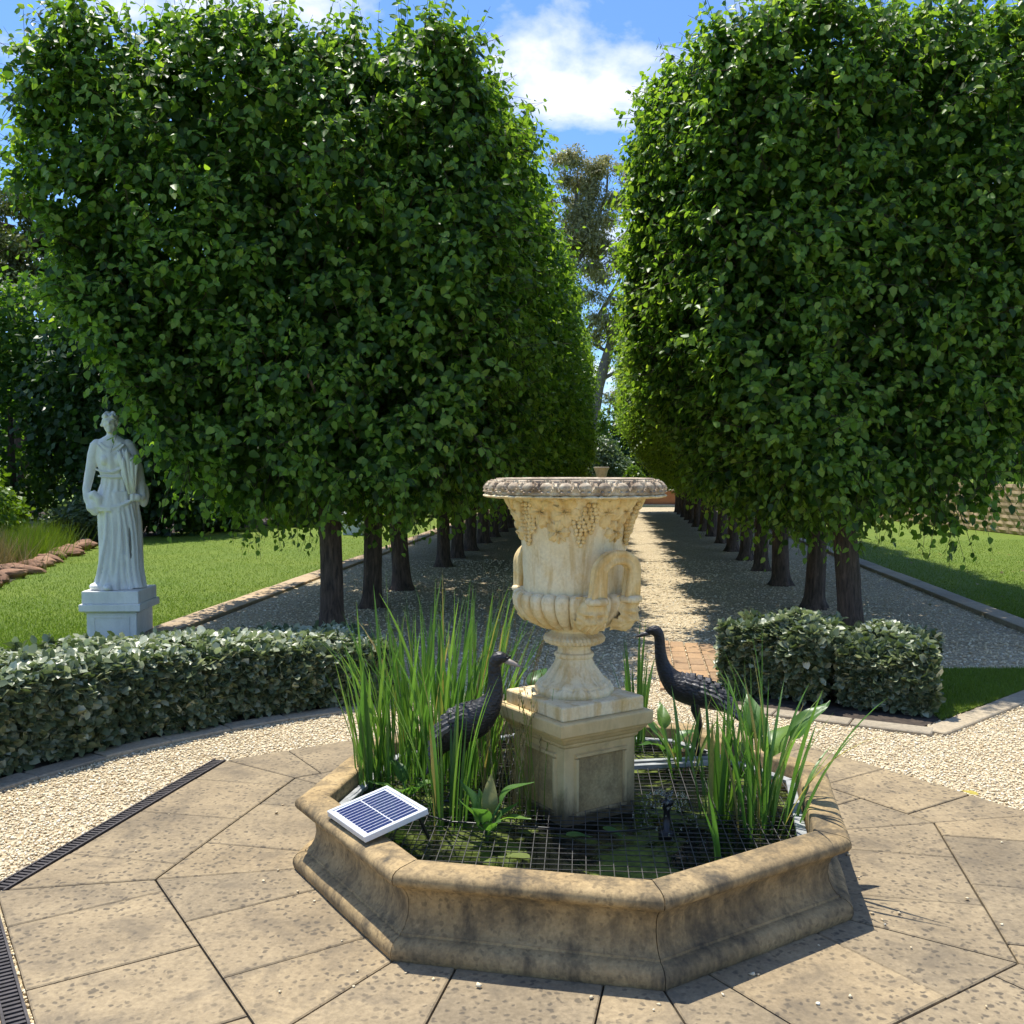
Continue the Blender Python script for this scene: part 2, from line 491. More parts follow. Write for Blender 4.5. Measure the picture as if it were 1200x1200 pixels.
def pebble_material():
    m, nt, b = new_mat('cream_pebble')
    g = nt.nodes.new('ShaderNodeNewGeometry')
    c = ramp(nt, g.outputs['Random Per Island'], [(0, (0.52, 0.39, 0.22)), (0.25, (0.74, 0.60, 0.38)), (0.8, (0.86, 0.74, 0.50)), (1, (0.90, 0.84, 0.68))])
    nt.links.new(c, b.inputs['Base Color']); b.inputs['Roughness'].default_value = 0.85
    return m
M['pebble'] = pebble_material()

def lawn_material():
    m, nt, b = new_mat('lawn_grass')
    p = world_pos(nt)
    f = noise(nt, world_pos(nt, (1, 0.45, 1)), 60, 5, 0.7)
    c = ramp(nt, f, [(0.32, (0.085, 0.135, 0.018)), (0.68, (0.19, 0.27, 0.034))])
    big = noise(nt, p, 0.7, 6, 0.6, 0.4)
    c = mix(nt, 0.8, c, ramp(nt, big, [(0.3, (0.85, 0.9, 0.8)), (0.7, (1.25, 1.12, 1.0))]), 'MULTIPLY')
    dry = noise(nt, p, 2.6, 6, 0.65)
    c = mix(nt, ramp(nt, dry, [(0.60, 0.0), (0.78, 0.35)]), c, (0.26, 0.25, 0.09))
    nt.links.new(c, b.inputs['Base Color']); b.inputs['Roughness'].default_value = 0.75
    b.inputs['Specular IOR Level'].default_value = 0.2
    bump(nt, b, f, 0.8, 0.03)
    return m
M['lawn'] = lawn_material()

def water_material():
    m, nt, b = new_mat('pond_water')
    p = world_pos(nt)
    a = noise(nt, p, 3.2, 5, 0.6, 0.6)
    fine = noise(nt, p, 40, 4, 0.7)
    alg = ramp(nt, fine, [(0.3, (0.045, 0.070, 0.010)), (0.7, (0.16, 0.20, 0.028))])
    k = ramp(nt, a, [(0.52, 0.0), (0.60, 1.0)])
    c = mix(nt, k, (0.006, 0.008, 0.005), alg)
    nt.links.new(c, b.inputs['Base Color'])
    nt.links.new(ramp(nt, a, [(0.52, 0.06), (0.60, 0.7)]), b.inputs['Roughness'])
    b.inputs['Specular IOR Level'].default_value = 0.3
    bump(nt, b, noise(nt, p, 22, 3), 0.12, 0.01)
    return m
M['water'] = water_material()
def glassy():
    m, nt, b = new_mat('water_drop')
    b.inputs['Base Color'].default_value = (0.9, 0.95, 1, 1); b.inputs['Roughness'].default_value = 0.02
    b.inputs['Transmission Weight'].default_value = 1.0; b.inputs['IOR'].default_value = 1.33
    return m
M['drop'] = glassy()

# ------------------------------------------------------------------ layout constants
PC = Vector((0.247, 3.875))            # pond centre
NORMALS = [R(-102 + 45*k) for k in range(8)]
T22 = math.tan(R(22.5))
AX = 0.1043                             # the avenue leans to the right of the view axis
def row(off, y, z=0.0): return Vector((off + AX*y, y, z))
def octo(ap, k, t=0.0):
    a = NORMALS[k]; n = Vector((math.cos(a), math.sin(a))); tt = Vector((-n.y, n.x))
    return PC + n*ap + tt*t

# ------------------------------------------------------------------ ground
g = MB(); g.add([(-400, -60, -0.014), (400, -60, -0.014), (400, 900, -0.014), (-400, 900, -0.014)], [(0, 1, 2, 3)])
tag(g.build('ground', M['lawn']), kind='structure')

court = [(-3.35, 3.0), (-3.2, 4.7), (-2.9, 5.6), (-2.4, 6.4), (-3.05, 8.2), (-3.0, 9.6), (4.85, 9.6), (4.6, 8.2), (7.0, 8.0), (7, -3), (-3.35, -3)]
c_ = MB(); c_.add([(x, y, 0.0) for x, y in court], [tuple(range(len(court)))[::-1]])
tag(c_.build('gravel_court', M['gravel']), kind='structure')
p0, p1, p2, p3 = row(-4.05, 8.6), row(3.9, 8.6), row(3.98, 38.3), row(-4.4, 38.3)
c_ = MB(); c_.add([(q.x, q.y, 0.004) for q in (p0, p1, p2, p3)], [(0, 1, 2, 3)])
tag(c_.build('gravel_path', M['gravel']), kind='structure')
patch = [(2.62, 5.93), (3.50, 6.70), (5.2, 8.1), (4.9, 8.45), (3.95, 7.47), (3.2, 7.47), (2.85, 6.9)]
patch = [(2.62, 5.93), (3.50, 6.70), (4.35, 7.46), (3.2, 7.47), (2.75, 6.9)]
c_ = MB(); c_.add([(x, y, 0.012) for x, y in patch], [tuple(range(len(patch)))])
tag(c_.build('grass_verge', M['lawn']), kind='structure')

rbed = [(1.28, 6.45), (2.42, 5.76), (2.66, 5.98), (2.80, 6.95), (1.45, 7.25)]
c_ = MB(); c_.add([(x, y, 0.009) for x, y in rbed], [tuple(range(len(rbed)))])
tag(c_.build('planting_bed', M['soil']), kind='structure')

# ------------------------------------------------------------------ paving round the pond, one object per slab
def inset_poly(poly, d):
    n = len(poly); out = []
    for i in range(n):
        a, b, c = poly[i-1], poly[i], poly[(i+1) % n]
        e1 = (b - a).normalized(); e2 = (c - b).normalized()
        n1 = Vector((-e1.y, e1.x)); n2 = Vector((-e2.y, e2.x))
        k = (n1 + n2); k /= max(0.2, 1 + n1.dot(n2))
        out.append(b + k*d)
    return out
bed = MB(); bed.add([(*octo(1.952, k, -1.952*T22), 0.006) for k in range(8)], [tuple(range(8))])
paving = tag(bed.build('paving', M['mortar']), kind='structure')
def slab(poly):
    poly = [Vector(p) for p in poly]
    area = sum(poly[i].cross(poly[(i+1) % len(poly)]) if hasattr(poly[i], 'cross') and False else poly[i].x*poly[(i+1) % len(poly)].y - poly[(i+1) % len(poly)].x*poly[i].y for i in range(len(poly)))
    if area < 0: poly = poly[::-1]
    tx, ty, tz = random.uniform(-.002, .002), random.uniform(-.002, .002), random.uniform(-.0015, .0015)
    ctr = sum(poly, Vector((0, 0))) / len(poly)
    a = inset_poly(poly, 0.0032); b = inset_poly(poly, 0.0075)
    def z(p, h): return h + tz + (p.x-ctr.x)*tx + (p.y-ctr.y)*ty
    n = len(poly)
    v = [(p.x-ctr.x, p.y-ctr.y, z(p, 0.0)) for p in a] + [(p.x-ctr.x, p.y-ctr.y, z(p, 0.0185)) for p in a] + [(p.x-ctr.x, p.y-ctr.y, z(p, 0.022)) for p in b]
    f = [tuple(range(2*n, 3*n))]
    for i in range(n):
        j = (i+1) % n
        f += [(i, j, n+j, n+i), (n+i, n+j, 2*n+j, 2*n+i)]
    link('slab', mesh('slab', v, f, M['slab']), paving, loc=(ctr.x, ctr.y, 0))
for k in range(8):
    for a0, a1, cuts in ((0.95, 1.478, (-0.22, 0.23)), (1.478, 1.95, (-0.50, -0.02, 0.46))):
        if k == 7 and a1 > 1.5: a1 = 1.985
        js = [None] + [c + random.uniform(-.02, .02) for c in cuts] + [None]
        for i in range(len(js) - 1):
            l, r = js[i], js[i+1]
            slab([octo(a0, k, -a0*T22 if l is None else l), octo(a0, k, a0*T22 if r is None else r),
                  octo(a1, k, a1*T22 if r is None else r), octo(a1, k, -a1*T22 if l is None else l)])

# drain channels along the two left edges of the paving
def drain(k, label, out=0.0):
    a = NORMALS[k]
    d = empty('drain_channel', (PC.x + out*math.cos(a), PC.y + out*math.sin(a), 0), a)
    tag(d, label, 'drain')
    L = 1.96*T22
    m = MB()
    for x0, x1 in ((1.958, 1.966), (2.016, 2.024)): m.box((x0, -L, -0.01), (x1, L, 0.024))
    m.box((1.967, -L, -0.012), (2.015, L, 0.002)); m.build('channel_frame', M['iron'], d)
    m = MB(); n = int(2*L/0.024)
    for i in range(n):
        y = -L + 0.012 + i*0.024
        m.box((1.967, y-0.006, 0.008), (2.015, y+0.006, 0.021))
    tag(m.build('grate', M['iron'], d), kind='stuff')
drain(6, 'long dark slotted drain between cream gravel and paving, left of the pond')
drain(7, 'dark slotted drain at the lower left corner of the picture', 0.036)

# ------------------------------------------------------------------ gravel pebbles (stuff)
def pebbles(name, n, sampler, size, mat=M['pebble'], z=0.0, squash=0.65):
    xy = sampler(n)
    n = len(xy)
    t = np.array([(1,0,0),(-1,0,0),(0,1,0),(0,-1,0),(0,0,1),(0,0,-1)], float)
    f = np.array([(0,2,4),(2,1,4),(1,3,4),(3,0,4),(2,0,5),(1,2,5),(3,1,5),(0,3,5)])
    s = size*rng.uniform(0.55, 1.35, (n, 1, 1))
    v = t[None]*s*rng.uniform(0.6, 1.3, (n, 6, 1)) + rng.normal(0, 0.12, (n, 6, 3))*s
    q = nrm(rng.normal(size=(n, 4)))
    w, x, y, zz = q.T
    Rm = np.stack([1-2*(y*y+zz*zz), 2*(x*y-zz*w), 2*(x*zz+y*w), 2*(x*y+zz*w), 1-2*(x*x+zz*zz), 2*(y*zz-x*w), 2*(x*zz-y*w), 2*(y*zz+x*w), 1-2*(x*x+y*y)], -1).reshape(n, 3, 3)
    v = np.einsum('nij,nkj->nki', Rm, v); v[..., 2] *= squash
    v[..., 0] += xy[:, 0, None]; v[..., 1] += xy[:, 1, None]
    v[..., 2] += z + size*0.25 + rng.uniform(0, size*0.5, (n, 1))
    F = (f[None] + (np.arange(n)*6)[:, None, None]).reshape(-1, 3)
    o = link(name, tri_mesh(name, v.reshape(-1, 3), F, mat))
    return tag(o, kind='stuff')

def inside(poly, xy):
    x, y = xy[:, 0], xy[:, 1]; r = np.zeros(len(xy), bool); n = len(poly)
    for i in range(n):
        x0, y0 = poly[i]; x1, y1 = poly[i-1]
        c = ((y0 > y) != (y1 > y)) & (x < (x1-x0)*(y-y0)/(y1-y0+1e-12) + x0)
        r ^= c
    return r
def in_octo(ap, xy):
    r = np.ones(len(xy), bool)
    for a in NORMALS: r &= ((xy[:, 0]-PC.x)*math.cos(a) + (xy[:, 1]-PC.y)*math.sin(a)) < ap
    return r
def s_court(n):
    xy = np.stack([rng.uniform(-3.2, 4.4, n), rng.uniform(2.4, 7.2, n)], 1)
    keep = inside(court, xy) & ~in_octo(1.965, xy) & ~inside(patch, xy) & ~inside(rbed, xy) & (np.abs(xy[:, 0]) < 0.60*xy[:, 1] + 0.1)
    return xy[keep]
pebbles('gravel', 165000, s_court, 0.0076)
def s_path(n):
    y = 6.9 + 9.5*rng.uniform(0, 1, n)**1.7
    xy = np.stack([rng.uniform(-4.0, 3.9, n) + AX*y, y], 1)
    return xy[~inside(patch, xy) & ~inside(rbed, xy) & (np.abs(xy[:, 0]) < 0.6*xy[:, 1])]
pebbles('path_gravel', 22000, s_path, 0.0125)
def s_stray(n):
    k = rng.integers(0, 8, n); out = []
    for i in range(n):
        p = octo(rng.choice([1.05 + abs(rng.normal(0, .03)), rng.uniform(1.1, 1.9)]), int(k[i]), rng.uniform(-0.6, 0.6))
        out.append(p)
    return np.array(out)
pebbles('stray_pebbles', 80, s_stray, 0.0085, z=0.022)

# ------------------------------------------------------------------ edging stones and kerbs
def kerb_run(name, pts, w, length, mat, h=0.035, gap=0.008, kindname='stone'):
    """a run of kerb stones along a polyline, each stone an object"""
    root = tag(empty(name, (0, 0, 0)), kind='structure')
    pts = [Vector(p) for p in pts]
    for a, b in zip(pts[:-1], pts[1:]):
        L = (b-a).length; n = max(1, round(L/length)); ang = math.atan2(b.y-a.y, b.x-a.x)
        for i in range(n):
            l = L/n; c = a + (b-a)*((i+0.5)/n)
            m = MB().box((-l/2+gap/2, -w/2, -0.03), (l/2-gap/2, w/2, h + random.uniform(-.004, .004))).mesh(kindname, mat)
            bevel_mesh(m, 0.006, 1)
            link(kindname, m, root, loc=(c.x, c.y, 0), rot=(random.uniform(-.01, .01), random.uniform(-.006, .006), ang + random.uniform(-.01, .01)))
    return root
kerb_run('path_kerb', [row(-4.25, y).xy for y in (9.0, 18.0)] + [row(-4.5, 38).xy], 0.30, 1.2, M['block'])
kerb_run('path_kerb', [row(3.96, y).xy for y in (7.9, 16.0)] + [row(4.1, 38).xy], 0.24, 1.0, M['edging_stone'], h=0.05)
arc = [(PC.x + (2.66+0.30*max(0, (a-115)/60)**2)*math.cos(R(a)), PC.y + (2.66+0.30*max(0, (a-115)/60)**2)*math.sin(R(a))) for a in range(176, 110, -8)]
kerb_run('bed_edging', arc, 0.14, 0.4, M['edging_stone'], h=0.022)
kerb_run('bed_edging', [(1.25, 6.32), (2.45, 5.64), (3.52, 6.60), (5.2, 8.1)], 0.14, 0.5, M['edging_stone'], h=0.024)
bp = tag(empty('brick_strip', (0, 0, 0)), kind='structure')
for i in range(8):
    for j in range(4):
        m = bevel_mesh(MB().box((-.056, -.112, -.02), (.056, .112, 0.026)).mesh('brick', M['paver']), 0.004, 1)
        link('brick', m, bp, loc=(1.10 + j*0.118 + 0.03*i, 6.85 + i*0.236 - .06*j, random.uniform(-.002, .002)), rot=(0, 0, -0.14))

# ------------------------------------------------------------------ pond basin
basin = empty('pond_basin', (PC.x, PC.y, 0))
tag(basin, 'low octagonal sandstone pond wall with concave sides, holding reeds and an urn', 'pond')
prof = [(1.000, 0.0), (1.003, 0.012), (1.013, 0.026), (1.018, 0.044), (1.016, 0.062), (1.006, 0.078), (0.990, 0.087), (0.976, 0.089), (0.974, 0.096), (0.966, 0.099), (0.953, 0.114), (0.941, 0.138), (0.936, 0.165), (0.938, 0.192), (0.947, 0.216),
        (0.962, 0.234), (0.978, 0.244), (0.988, 0.247), (0.990, 0.251), (1.001, 0.256), (1.007, 0.266), (1.008, 0.278), (1.003, 0.290), (0.991, 0.298), (0.970, 0.302), (0.905, 0.303), (0.893, 0.300), (0.888, 0.292), (0.886, 0.10)]
for k in range(8):
    m = MB(); rings = []
    nseg = 14
    for i in range(nseg + 1):
        t = -1 + 2*i/nseg
        ring = []
        for (ap, z) in prof:
            L = ap*T22 - 0.0018
            w = 0.0014*math.sin(3*t + z*9 + k) + 0.0007*math.sin(9*t + k*2 + z*14)
            ring.append((ap + w, t*L, z + 0.5*w))
        rings.append(ring)
    m.loft(rings, cap=False, closed=False)
    nn = len(prof); m.f.append(tuple(range(nn))); m.f.append(tuple(nseg*nn + j for j in range(nn))[::-1])
    me = m.mesh('wall_segment', M['pond_stone'])
    autosmooth(me, 50)
    link('wall_segment', me, basin, rot=(0, 0, NORMALS[k]))
# dark filler behind the joints
m = MB(); m.loft([[(0.925/math.cos(R(22.5))*math.cos(NORMALS[0]+R(22.5+45*k)), 0.925/math.cos(R(22.5))*math.sin(NORMALS[0]+R(22.5+45*k)), z) for k in range(8)] for z in (0.02, 0.27)], cap=False)
m.build('joint_core', M['mortar'], basin)

WZ = 0.195
m = MB(); m.add([(*octo(0.90, k, -0.90*T22), WZ) for k in range(8)], [tuple(range(8))])
tag(m.build('water', M['water']), kind='structure')

# wire mesh cover with its aluminium frame
GZ = 0.238
cover = empty('pond_mesh_cover', (PC.x, PC.y, GZ))
tag(cover, 'square wire mesh cover laid just above the pond water', 'mesh cover')
m = MB(); ap = 0.868; ga = NORMALS[0] + R(8)
for i in range(-19, 20):
    for ori in (0, 1):
        o = i*0.0455
        th = ga + ori*math.pi/2
        n = Vector((math.cos(th), math.sin(th))); t = Vector((-n.y, n.x))
        lo, hi = -9, 9
        for a in NORMALS:
            e = Vector((math.cos(a), math.sin(a))); A = e.dot(t); B = ap - e.dot(n)*o
            if abs(A) < 1e-6:
                if B < 0: lo, hi = 1, -1
            elif A > 0: hi = min(hi, B/A)
            else: lo = max(lo, B/A)
        if hi - lo < 0.03: continue
        Mx = Matrix.Rotation(math.atan2(t.y, t.x), 4, 'Z'); Mx.translation = (n.x*o, n.y*o, 0.0025*(1 if ori else -1) + 0.002*math.sin(i*2.1))
        m.box((lo, -0.0013, -0.0013), (hi, 0.0013, 0.0013), Mx)
tag(m.build('wires', M['wire'], cover), kind='stuff')
for k in range(8):
    L = 0.875*T22
    m = MB().box((0.842, -L+0.01, -0.008), (0.878, L-0.01, 0.010)).mesh('frame_bar', M['alu_grey'])
    link('frame_bar', bevel_mesh(m, 0.002, 1), cover, rot=(0, 0, NORMALS[k]))
for o, l0, l1 in ((0.30, -0.1, 0.74), (0.36, -0.1, 0.72)):
    m = MB().box((l0, -0.014, -0.006), (l1, 0.014, 0.012)).mesh('cross_bar', M['alu_grey'])
    link('cross_bar', m, cover, loc=(-math.sin(R(10))*o, math.cos(R(10))*o, 0.004), rot=(0, 0, R(10)))

# ------------------------------------------------------------------ pedestal
PA = NORMALS[1]   # its faces are parallel to the basin's
ped = empty('urn_pedestal', (PC.x, PC.y, 0.15), PA)
tag(ped, 'square panelled stone pedestal standing in the pond under the urn', 'pedestal')
def sq_loft(prof, mat, name, parent, ang=35):
    m = MB(); m.loft([[(s*h, t*h, z) for s, t in ((-1,-1),(1,-1),(1,1),(-1,1))] for h, z in prof])
    me = m.mesh(name, mat); bevel_mesh(me, 0.003, 1); return link(name, me, parent)
sq_loft([(0.172, 0.0), (0.172, 0.345)], M['pedestal'], 'shaft', ped)
sq_loft([(0.176, 0.3455), (0.182, 0.352), (0.182, 0.362), (0.190, 0.366), (0.198, 0.380), (0.208, 0.388), (0.208, 0.396), (0.222, 0.400), (0.224, 0.448), (0.218, 0.453)], M['pedestal'], 'cap', ped)
for k in range(4):
    a = k*math.pi/2
    m = MB()
    x0, x1, hw, z0, z1, b = 0.1722, 0.184, 0.126, 0.075, 0.318, 0.018
    for ya, yb, za, zb in ((-hw, hw, z1-b, z1), (-hw, hw, z0, z0+b), (-hw, -hw+b, z0+b, z1-b), (hw-b, hw, z0+b, z1-b)):
        v = [(x0, ya, za), (x0, yb, za), (x0, yb, zb), (x0, ya, zb)]
        q = 0.004
        v += [(x1, ya+q, za+q), (x1, yb-q, za+q), (x1, yb-q, zb-q), (x1, ya+q, zb-q)]
        m.add(v, [(4,5,6,7),(0,1,5,4),(1,2,6,5),(2,3,7,6),(3,0,4,7)])
    m.build('panel_moulding', M['pedestal'], ped, rot=(0, 0, a))
    MB().box((0.1700, -hw+b+0.001, z0+b+0.001), (0.1745, hw-b-0.001, z1-b-0.001)).build('panel', M['pedestal_panel'], ped, rot=(0, 0, a))

# ------------------------------------------------------------------ urn
UB = 0.6035
urn = empty('garden_urn', (PC.x, PC.y, UB), PA)
tag(urn, 'large cream stone urn with egg-moulded rim, grapes and mask handles', 'urn')
def zz(z): return 1.55 - (1.55 - z)*0.974 - UB
KR = 0.974
sq_loft([(0.196, 0.0), (0.196, 0.05), (0.190, 0.054), (0.168, 0.0545)], M['urn'], 'plinth', urn)
def lathe(name, prof, mat, disp=None, n=192, ang=35, parent=urn):
    pr = np.array(prof, float)
    # resample the profile finely
    d = np.r_[0, np.cumsum(np.linalg.norm(np.diff(pr, axis=0), axis=1))]
    k = max(12, int(d[-1]/0.006)); s = np.unique(np.r_[np.linspace(0, d[-1], k), d])
    r = np.interp(s, d, pr[:, 0]); z = np.interp(s, d, pr[:, 1])
    dr, dz = np.gradient(r, s), np.gradient(z, s)
    ln = np.hypot(dr, dz)+1e-9; nr, nz = dz/ln, -dr/ln
    th = np.linspace(0, 2*math.pi, n, endpoint=False)
    u = s/d[-1]
    h = disp(th[None, :], u[:, None], z[:, None]) if disp else np.zeros((len(s), n))
    rr = r[:, None] + nr[:, None]*h; ZZ = z[:, None] + nz[:, None]*h
    v = np.stack([rr*np.cos(th), rr*np.sin(th), ZZ], -1).reshape(-1, 3)
    i, j = np.meshgrid(np.arange(len(s)-1), np.arange(n), indexing='ij')
    a = i*n + j; b = i*n + (j+1) % n
    f = np.stack([a, b, b+n, a+n], -1).reshape(-1, 4)
    me = tri_mesh(name, v, f, mat); autosmooth(me, ang)
    return link(name, me, parent)
def P_(l): return [(r*KR, zz(z)) for r, z in l]
def foot_d(th, u, z):
    k = 14; c = np.abs(np.cos(th*k/2)); w = np.exp(-((u-0.5)/0.22)**2)
    return 0.015*w*(c**0.7 - 0.5)*(1 + 0.25*np.sin(u*30)) + 0.002*np.cos(th*k*2)*w
lathe('foot', P_([(0.02, 0.6345), (0.153, 0.6345), (0.156, 0.648), (0.150, 0.663), (0.140, 0.668), (0.140, 0.675), (0.120, 0.692), (0.097, 0.722), (0.081, 0.752), (0.073, 0.778), (0.079, 0.783), (0.081, 0.790), (0.079, 0.797), (0.069, 0.802), (0.066, 0.814), (0.071, 0.832)]), M['urn'], foot_d)
def flange_d(th, u, z): return 0.0035*np.cos(th*44 + u*9)*np.exp(-((u-0.45)/0.25)**2)
lathe('collar', P_([(0.07, 0.831), (0.100, 0.836), (0.119, 0.846), (0.125, 0.857), (0.119, 0.868), (0.100, 0.879), (0.090, 0.888), (0.094, 0.906)]), M['urn'], flange_d)
def bowl_d(th, u, z):
    ph = (th*26/(2*math.pi)) % 1.0
    env = np.clip(np.minimum(u/0.12, (1-u)/0.10), 0, 1)**0.5
    return 0.020*env*(np.clip(1-(2*ph-1)**2, 0, 1)**0.42 - 0.62)
lathe('bowl', P_([(0.088, 0.903), (0.135, 0.912), (0.188, 0.938), (0.222, 0.968), (0.242, 1.0), (0.246, 1.028), (0.240, 1.044), (0.226, 1.052), (0.205, 1.054)]), M['urn'], bowl_d, n=312)
BODY = [(0.2075, 1.050), (0.207, 1.12), (0.209, 1.20), (0.214, 1.26), (0.225, 1.32), (0.241, 1.37), (0.260, 1.408), (0.274, 1.431)]
def body_d(th, u, z): return 0.0018*np.sin(th*3 + u*4) + 0.0010*np.sin(th*11 + u*23)
lathe('body', P_(BODY), M['urn'], body_d)
def rim_d(th, u, z):
    k = 30; a = ((th*k/(2*math.pi)) % 1.0) - 0.5
    e = np.sqrt((a/0.33)**2 + ((u-0.50)/0.235)**2)
    egg = np.sqrt(np.clip(1-e**2, 0, 1))*0.012
    ring = np.exp(-((e-1.32)/0.09)**2)*0.014*(u > 0.14)*(u < 0.84)
    dart = np.exp(-((np.abs(a)-0.5)/0.045)**2)*0.008*np.exp(-((u-0.42)/0.2)**2)
    return np.maximum(np.maximum(egg, ring), dart) - 0.007*((u > 0.16) & (u < 0.84))
rim = lathe('rim', P_([(0.353, 1.4415), (0.362, 1.447), (0.366, 1.456), (0.366, 1.468), (0.361, 1.480), (0.350, 1.491), (0.335, 1.499), (0.318, 1.503)]), M['urn_rim'], rim_d, n=720, ang=60)
def lip_d(th, u, z): return 0.0022*np.sin(th*37)*np.sin(th*11 + 1) + 0.0015*np.sin(th*83)
lathe('rim_underside', P_([(0.262, 1.4305), (0.30, 1.4315), (0.352, 1.433), (0.366, 1.4345), (0.3705, 1.4385), (0.366, 1.4425), (0.350, 1.4435)]), M['urn'], lip_d)
lathe('rim_top', P_([(0.3195, 1.4985), (0.3185, 1.5075), (0.300, 1.5085), (0.285, 1.503), (0.276, 1.46), (0.26, 1.43)]), M['urn_rim'])
me = MB().loft([[(0.27*math.cos(2*math.pi*j/32), 0.27*math.sin(2*math.pi*j/32), zz(1.432)) for j in range(32)], [(0.262*math.cos(2*math.pi*j/32), 0.262*math.sin(2*math.pi*j/32), zz(1.44)) for j in range(32)]]).mesh('soil_fill', M['soil'])
link('soil_fill', me, urn)

bz = np.array([zz(z) for r, z in BODY]); br = np.array([r*KR for r, z in BODY])
def body_pt(th, z, lift=0.0):
    r = float(np.interp(z, bz, br)) + lift
    return Vector((r*math.cos(th), r*math.sin(th), z))
def vine_leaf(th0, z0, size, rot, name='vine_leaf'):
    """five-lobed leaf relief wrapped on the body"""
    rings = []; n = 50; nr_ = 7
    for i in range(nr_ + 1):
        q = i/nr_; ring = []
        for j in range(n):
            a = 2*math.pi*j/n
            lob = 0.70 + 0.30*abs(math.cos(2.5*a))**0.9 + 0.055*math.cos(15*a)
            if abs((a - math.pi + math.pi) % (2*math.pi) - math.pi) > 2.9: lob *= 0.55
            rr = size*lob*q
            x = rr*math.cos(a+rot); y = rr*math.sin(a+rot)
            vein = 0.005*math.exp(-((abs(math.sin(2.5*a)))/0.22)**2)*(1-q)
            lift = 0.010*(1-q**2.2)*(0.55+0.45*math.cos(5*a)) + 0.010*math.sin(min(1, q*1.05)*2.6) + vein
            if i == nr_: lift = -0.004
            ring.append(body_pt(th0 + x/0.225, z0 + y, lift))
        rings.append(ring)
    m = MB(); m.loft(rings, cap=False)
    me = m.mesh(name, M['urn_ochre'], True); return link(name, me, urn)
def grapes(th0, z0, seed, name='grape_cluster'):
    rd = random.Random(seed); m = MB()
    for rowi, cnt in enumerate((3, 4, 4, 3, 3, 2, 2, 1)):
        for c in range(cnt):
            x = (c-(cnt-1)/2)*0.0165 + rd.uniform(-.002, .002); y = -rowi*0.0145
            m.ellipsoid(body_pt(th0 + x/0.22, z0 + y, 0.006 + 0.004*(1-abs(c-(cnt-1)/2)/2)), (0.0093,)*3, 8, 6)
    return m.build(name, M['urn_ochre'], urn, smooth=True)
def vine(th0, th1, z0):
    pts = [body_pt(th0 + (th1-th0)*i/24, z0 + 0.010*math.sin(i*0.8), 0.005) for i in range(25)]
    MB().tube(pts, 0.006, 6).build('vine_stem', M['urn_ochre'], urn, smooth=True)
zt = zz(1.378)
for k in range(6):
    b0 = R(60*k + 4)
    vine(b0 - R(30), b0 + R(30), zt - 0.01)
    vine_leaf(b0 - R(11), zt, 0.066, R(200 + 25*k))
    vine_leaf(b0 + R(11), zt + 0.002, 0.064, R(-20 + 30*k))
    vine_leaf(b0 + R(3), zt - 0.074, 0.052, R(-95 + 12*(k % 3)))
    grapes(b0 - R(25), zt + 0.028, k); grapes(b0 + R(25.5), zt - 0.022, k + 10)
    pts = [body_pt(b0 + R(34) + 0.05*math.sin(i*0.6)*i/10, zt - 0.005*i, 0.003) for i in range(12)]
    MB().tube(pts, 0.003, 5).build('tendril', M['urn_ochre'], urn, smooth=True)

def mask_mesh():
    """bearded face relief, facing +x, about 0.1 wide"""
    n = 34; W, H = 0.062, 0.070
    y = np.linspace(-1, 1, n); z = np.linspace(-1, 1, n)
    Y, Z = np.meshgrid(y, z, indexing='ij')
    def gs(cy, cz, sy, sz, a): return a*np.exp(-((Y-cy)/sy)**2-((Z-cz)/sz)**2)
    e = np.clip(1 - Y**2*0.95 - Z**2*0.9, 0, 1)
    h = 0.034*np.sqrt(e)
    h += gs(0, 0.04, 0.12, 0.26, 0.024) + gs(0, -0.14, 0.22, 0.10, 0.014)
    for s in (-1, 1):
        h += gs(s*0.33, 0.29, 0.26, 0.09, 0.015) - gs(s*0.32, 0.10, 0.17, 0.11, 0.018) + gs(s*0.32, 0.10, 0.10, 0.06, 0.006)
        h += gs(s*0.42, -0.12, 0.22, 0.17, 0.009) + gs(s*0.25, -0.27, 0.25, 0.06, 0.009)
    h -= gs(0, -0.36, 0.20, 0.05, 0.010)
    beard = np.clip((-Z-0.30)/0.3, 0, 1); hair = np.clip((Z-0.40)/0.25, 0, 1)
    h += beard*0.0045*np.sin(Y*17 + 2.5*np.sin(Z*6)) + hair*0.0045*np.sin(Y*15 + Z*4) + hair*0.004
    side = np.clip((np.abs(Y)-0.62)/0.2, 0, 1); h += side*0.004*np.sin(Z*18 + Y*6)
    h = np.where(e <= 0.001, -0.02, h)
    v = np.stack([h, Y*W, Z*H], -1).reshape(-1, 3)
    i, j = np.meshgrid(np.arange(n-1), np.arange(n-1), indexing='ij'); a = i*n+j
    f = np.stack([a, a+n, a+n+1, a+1], -1).reshape(-1, 4)
    return tri_mesh('mask', v, f, M['urn_ochre'], True)
mk = mask_mesh()
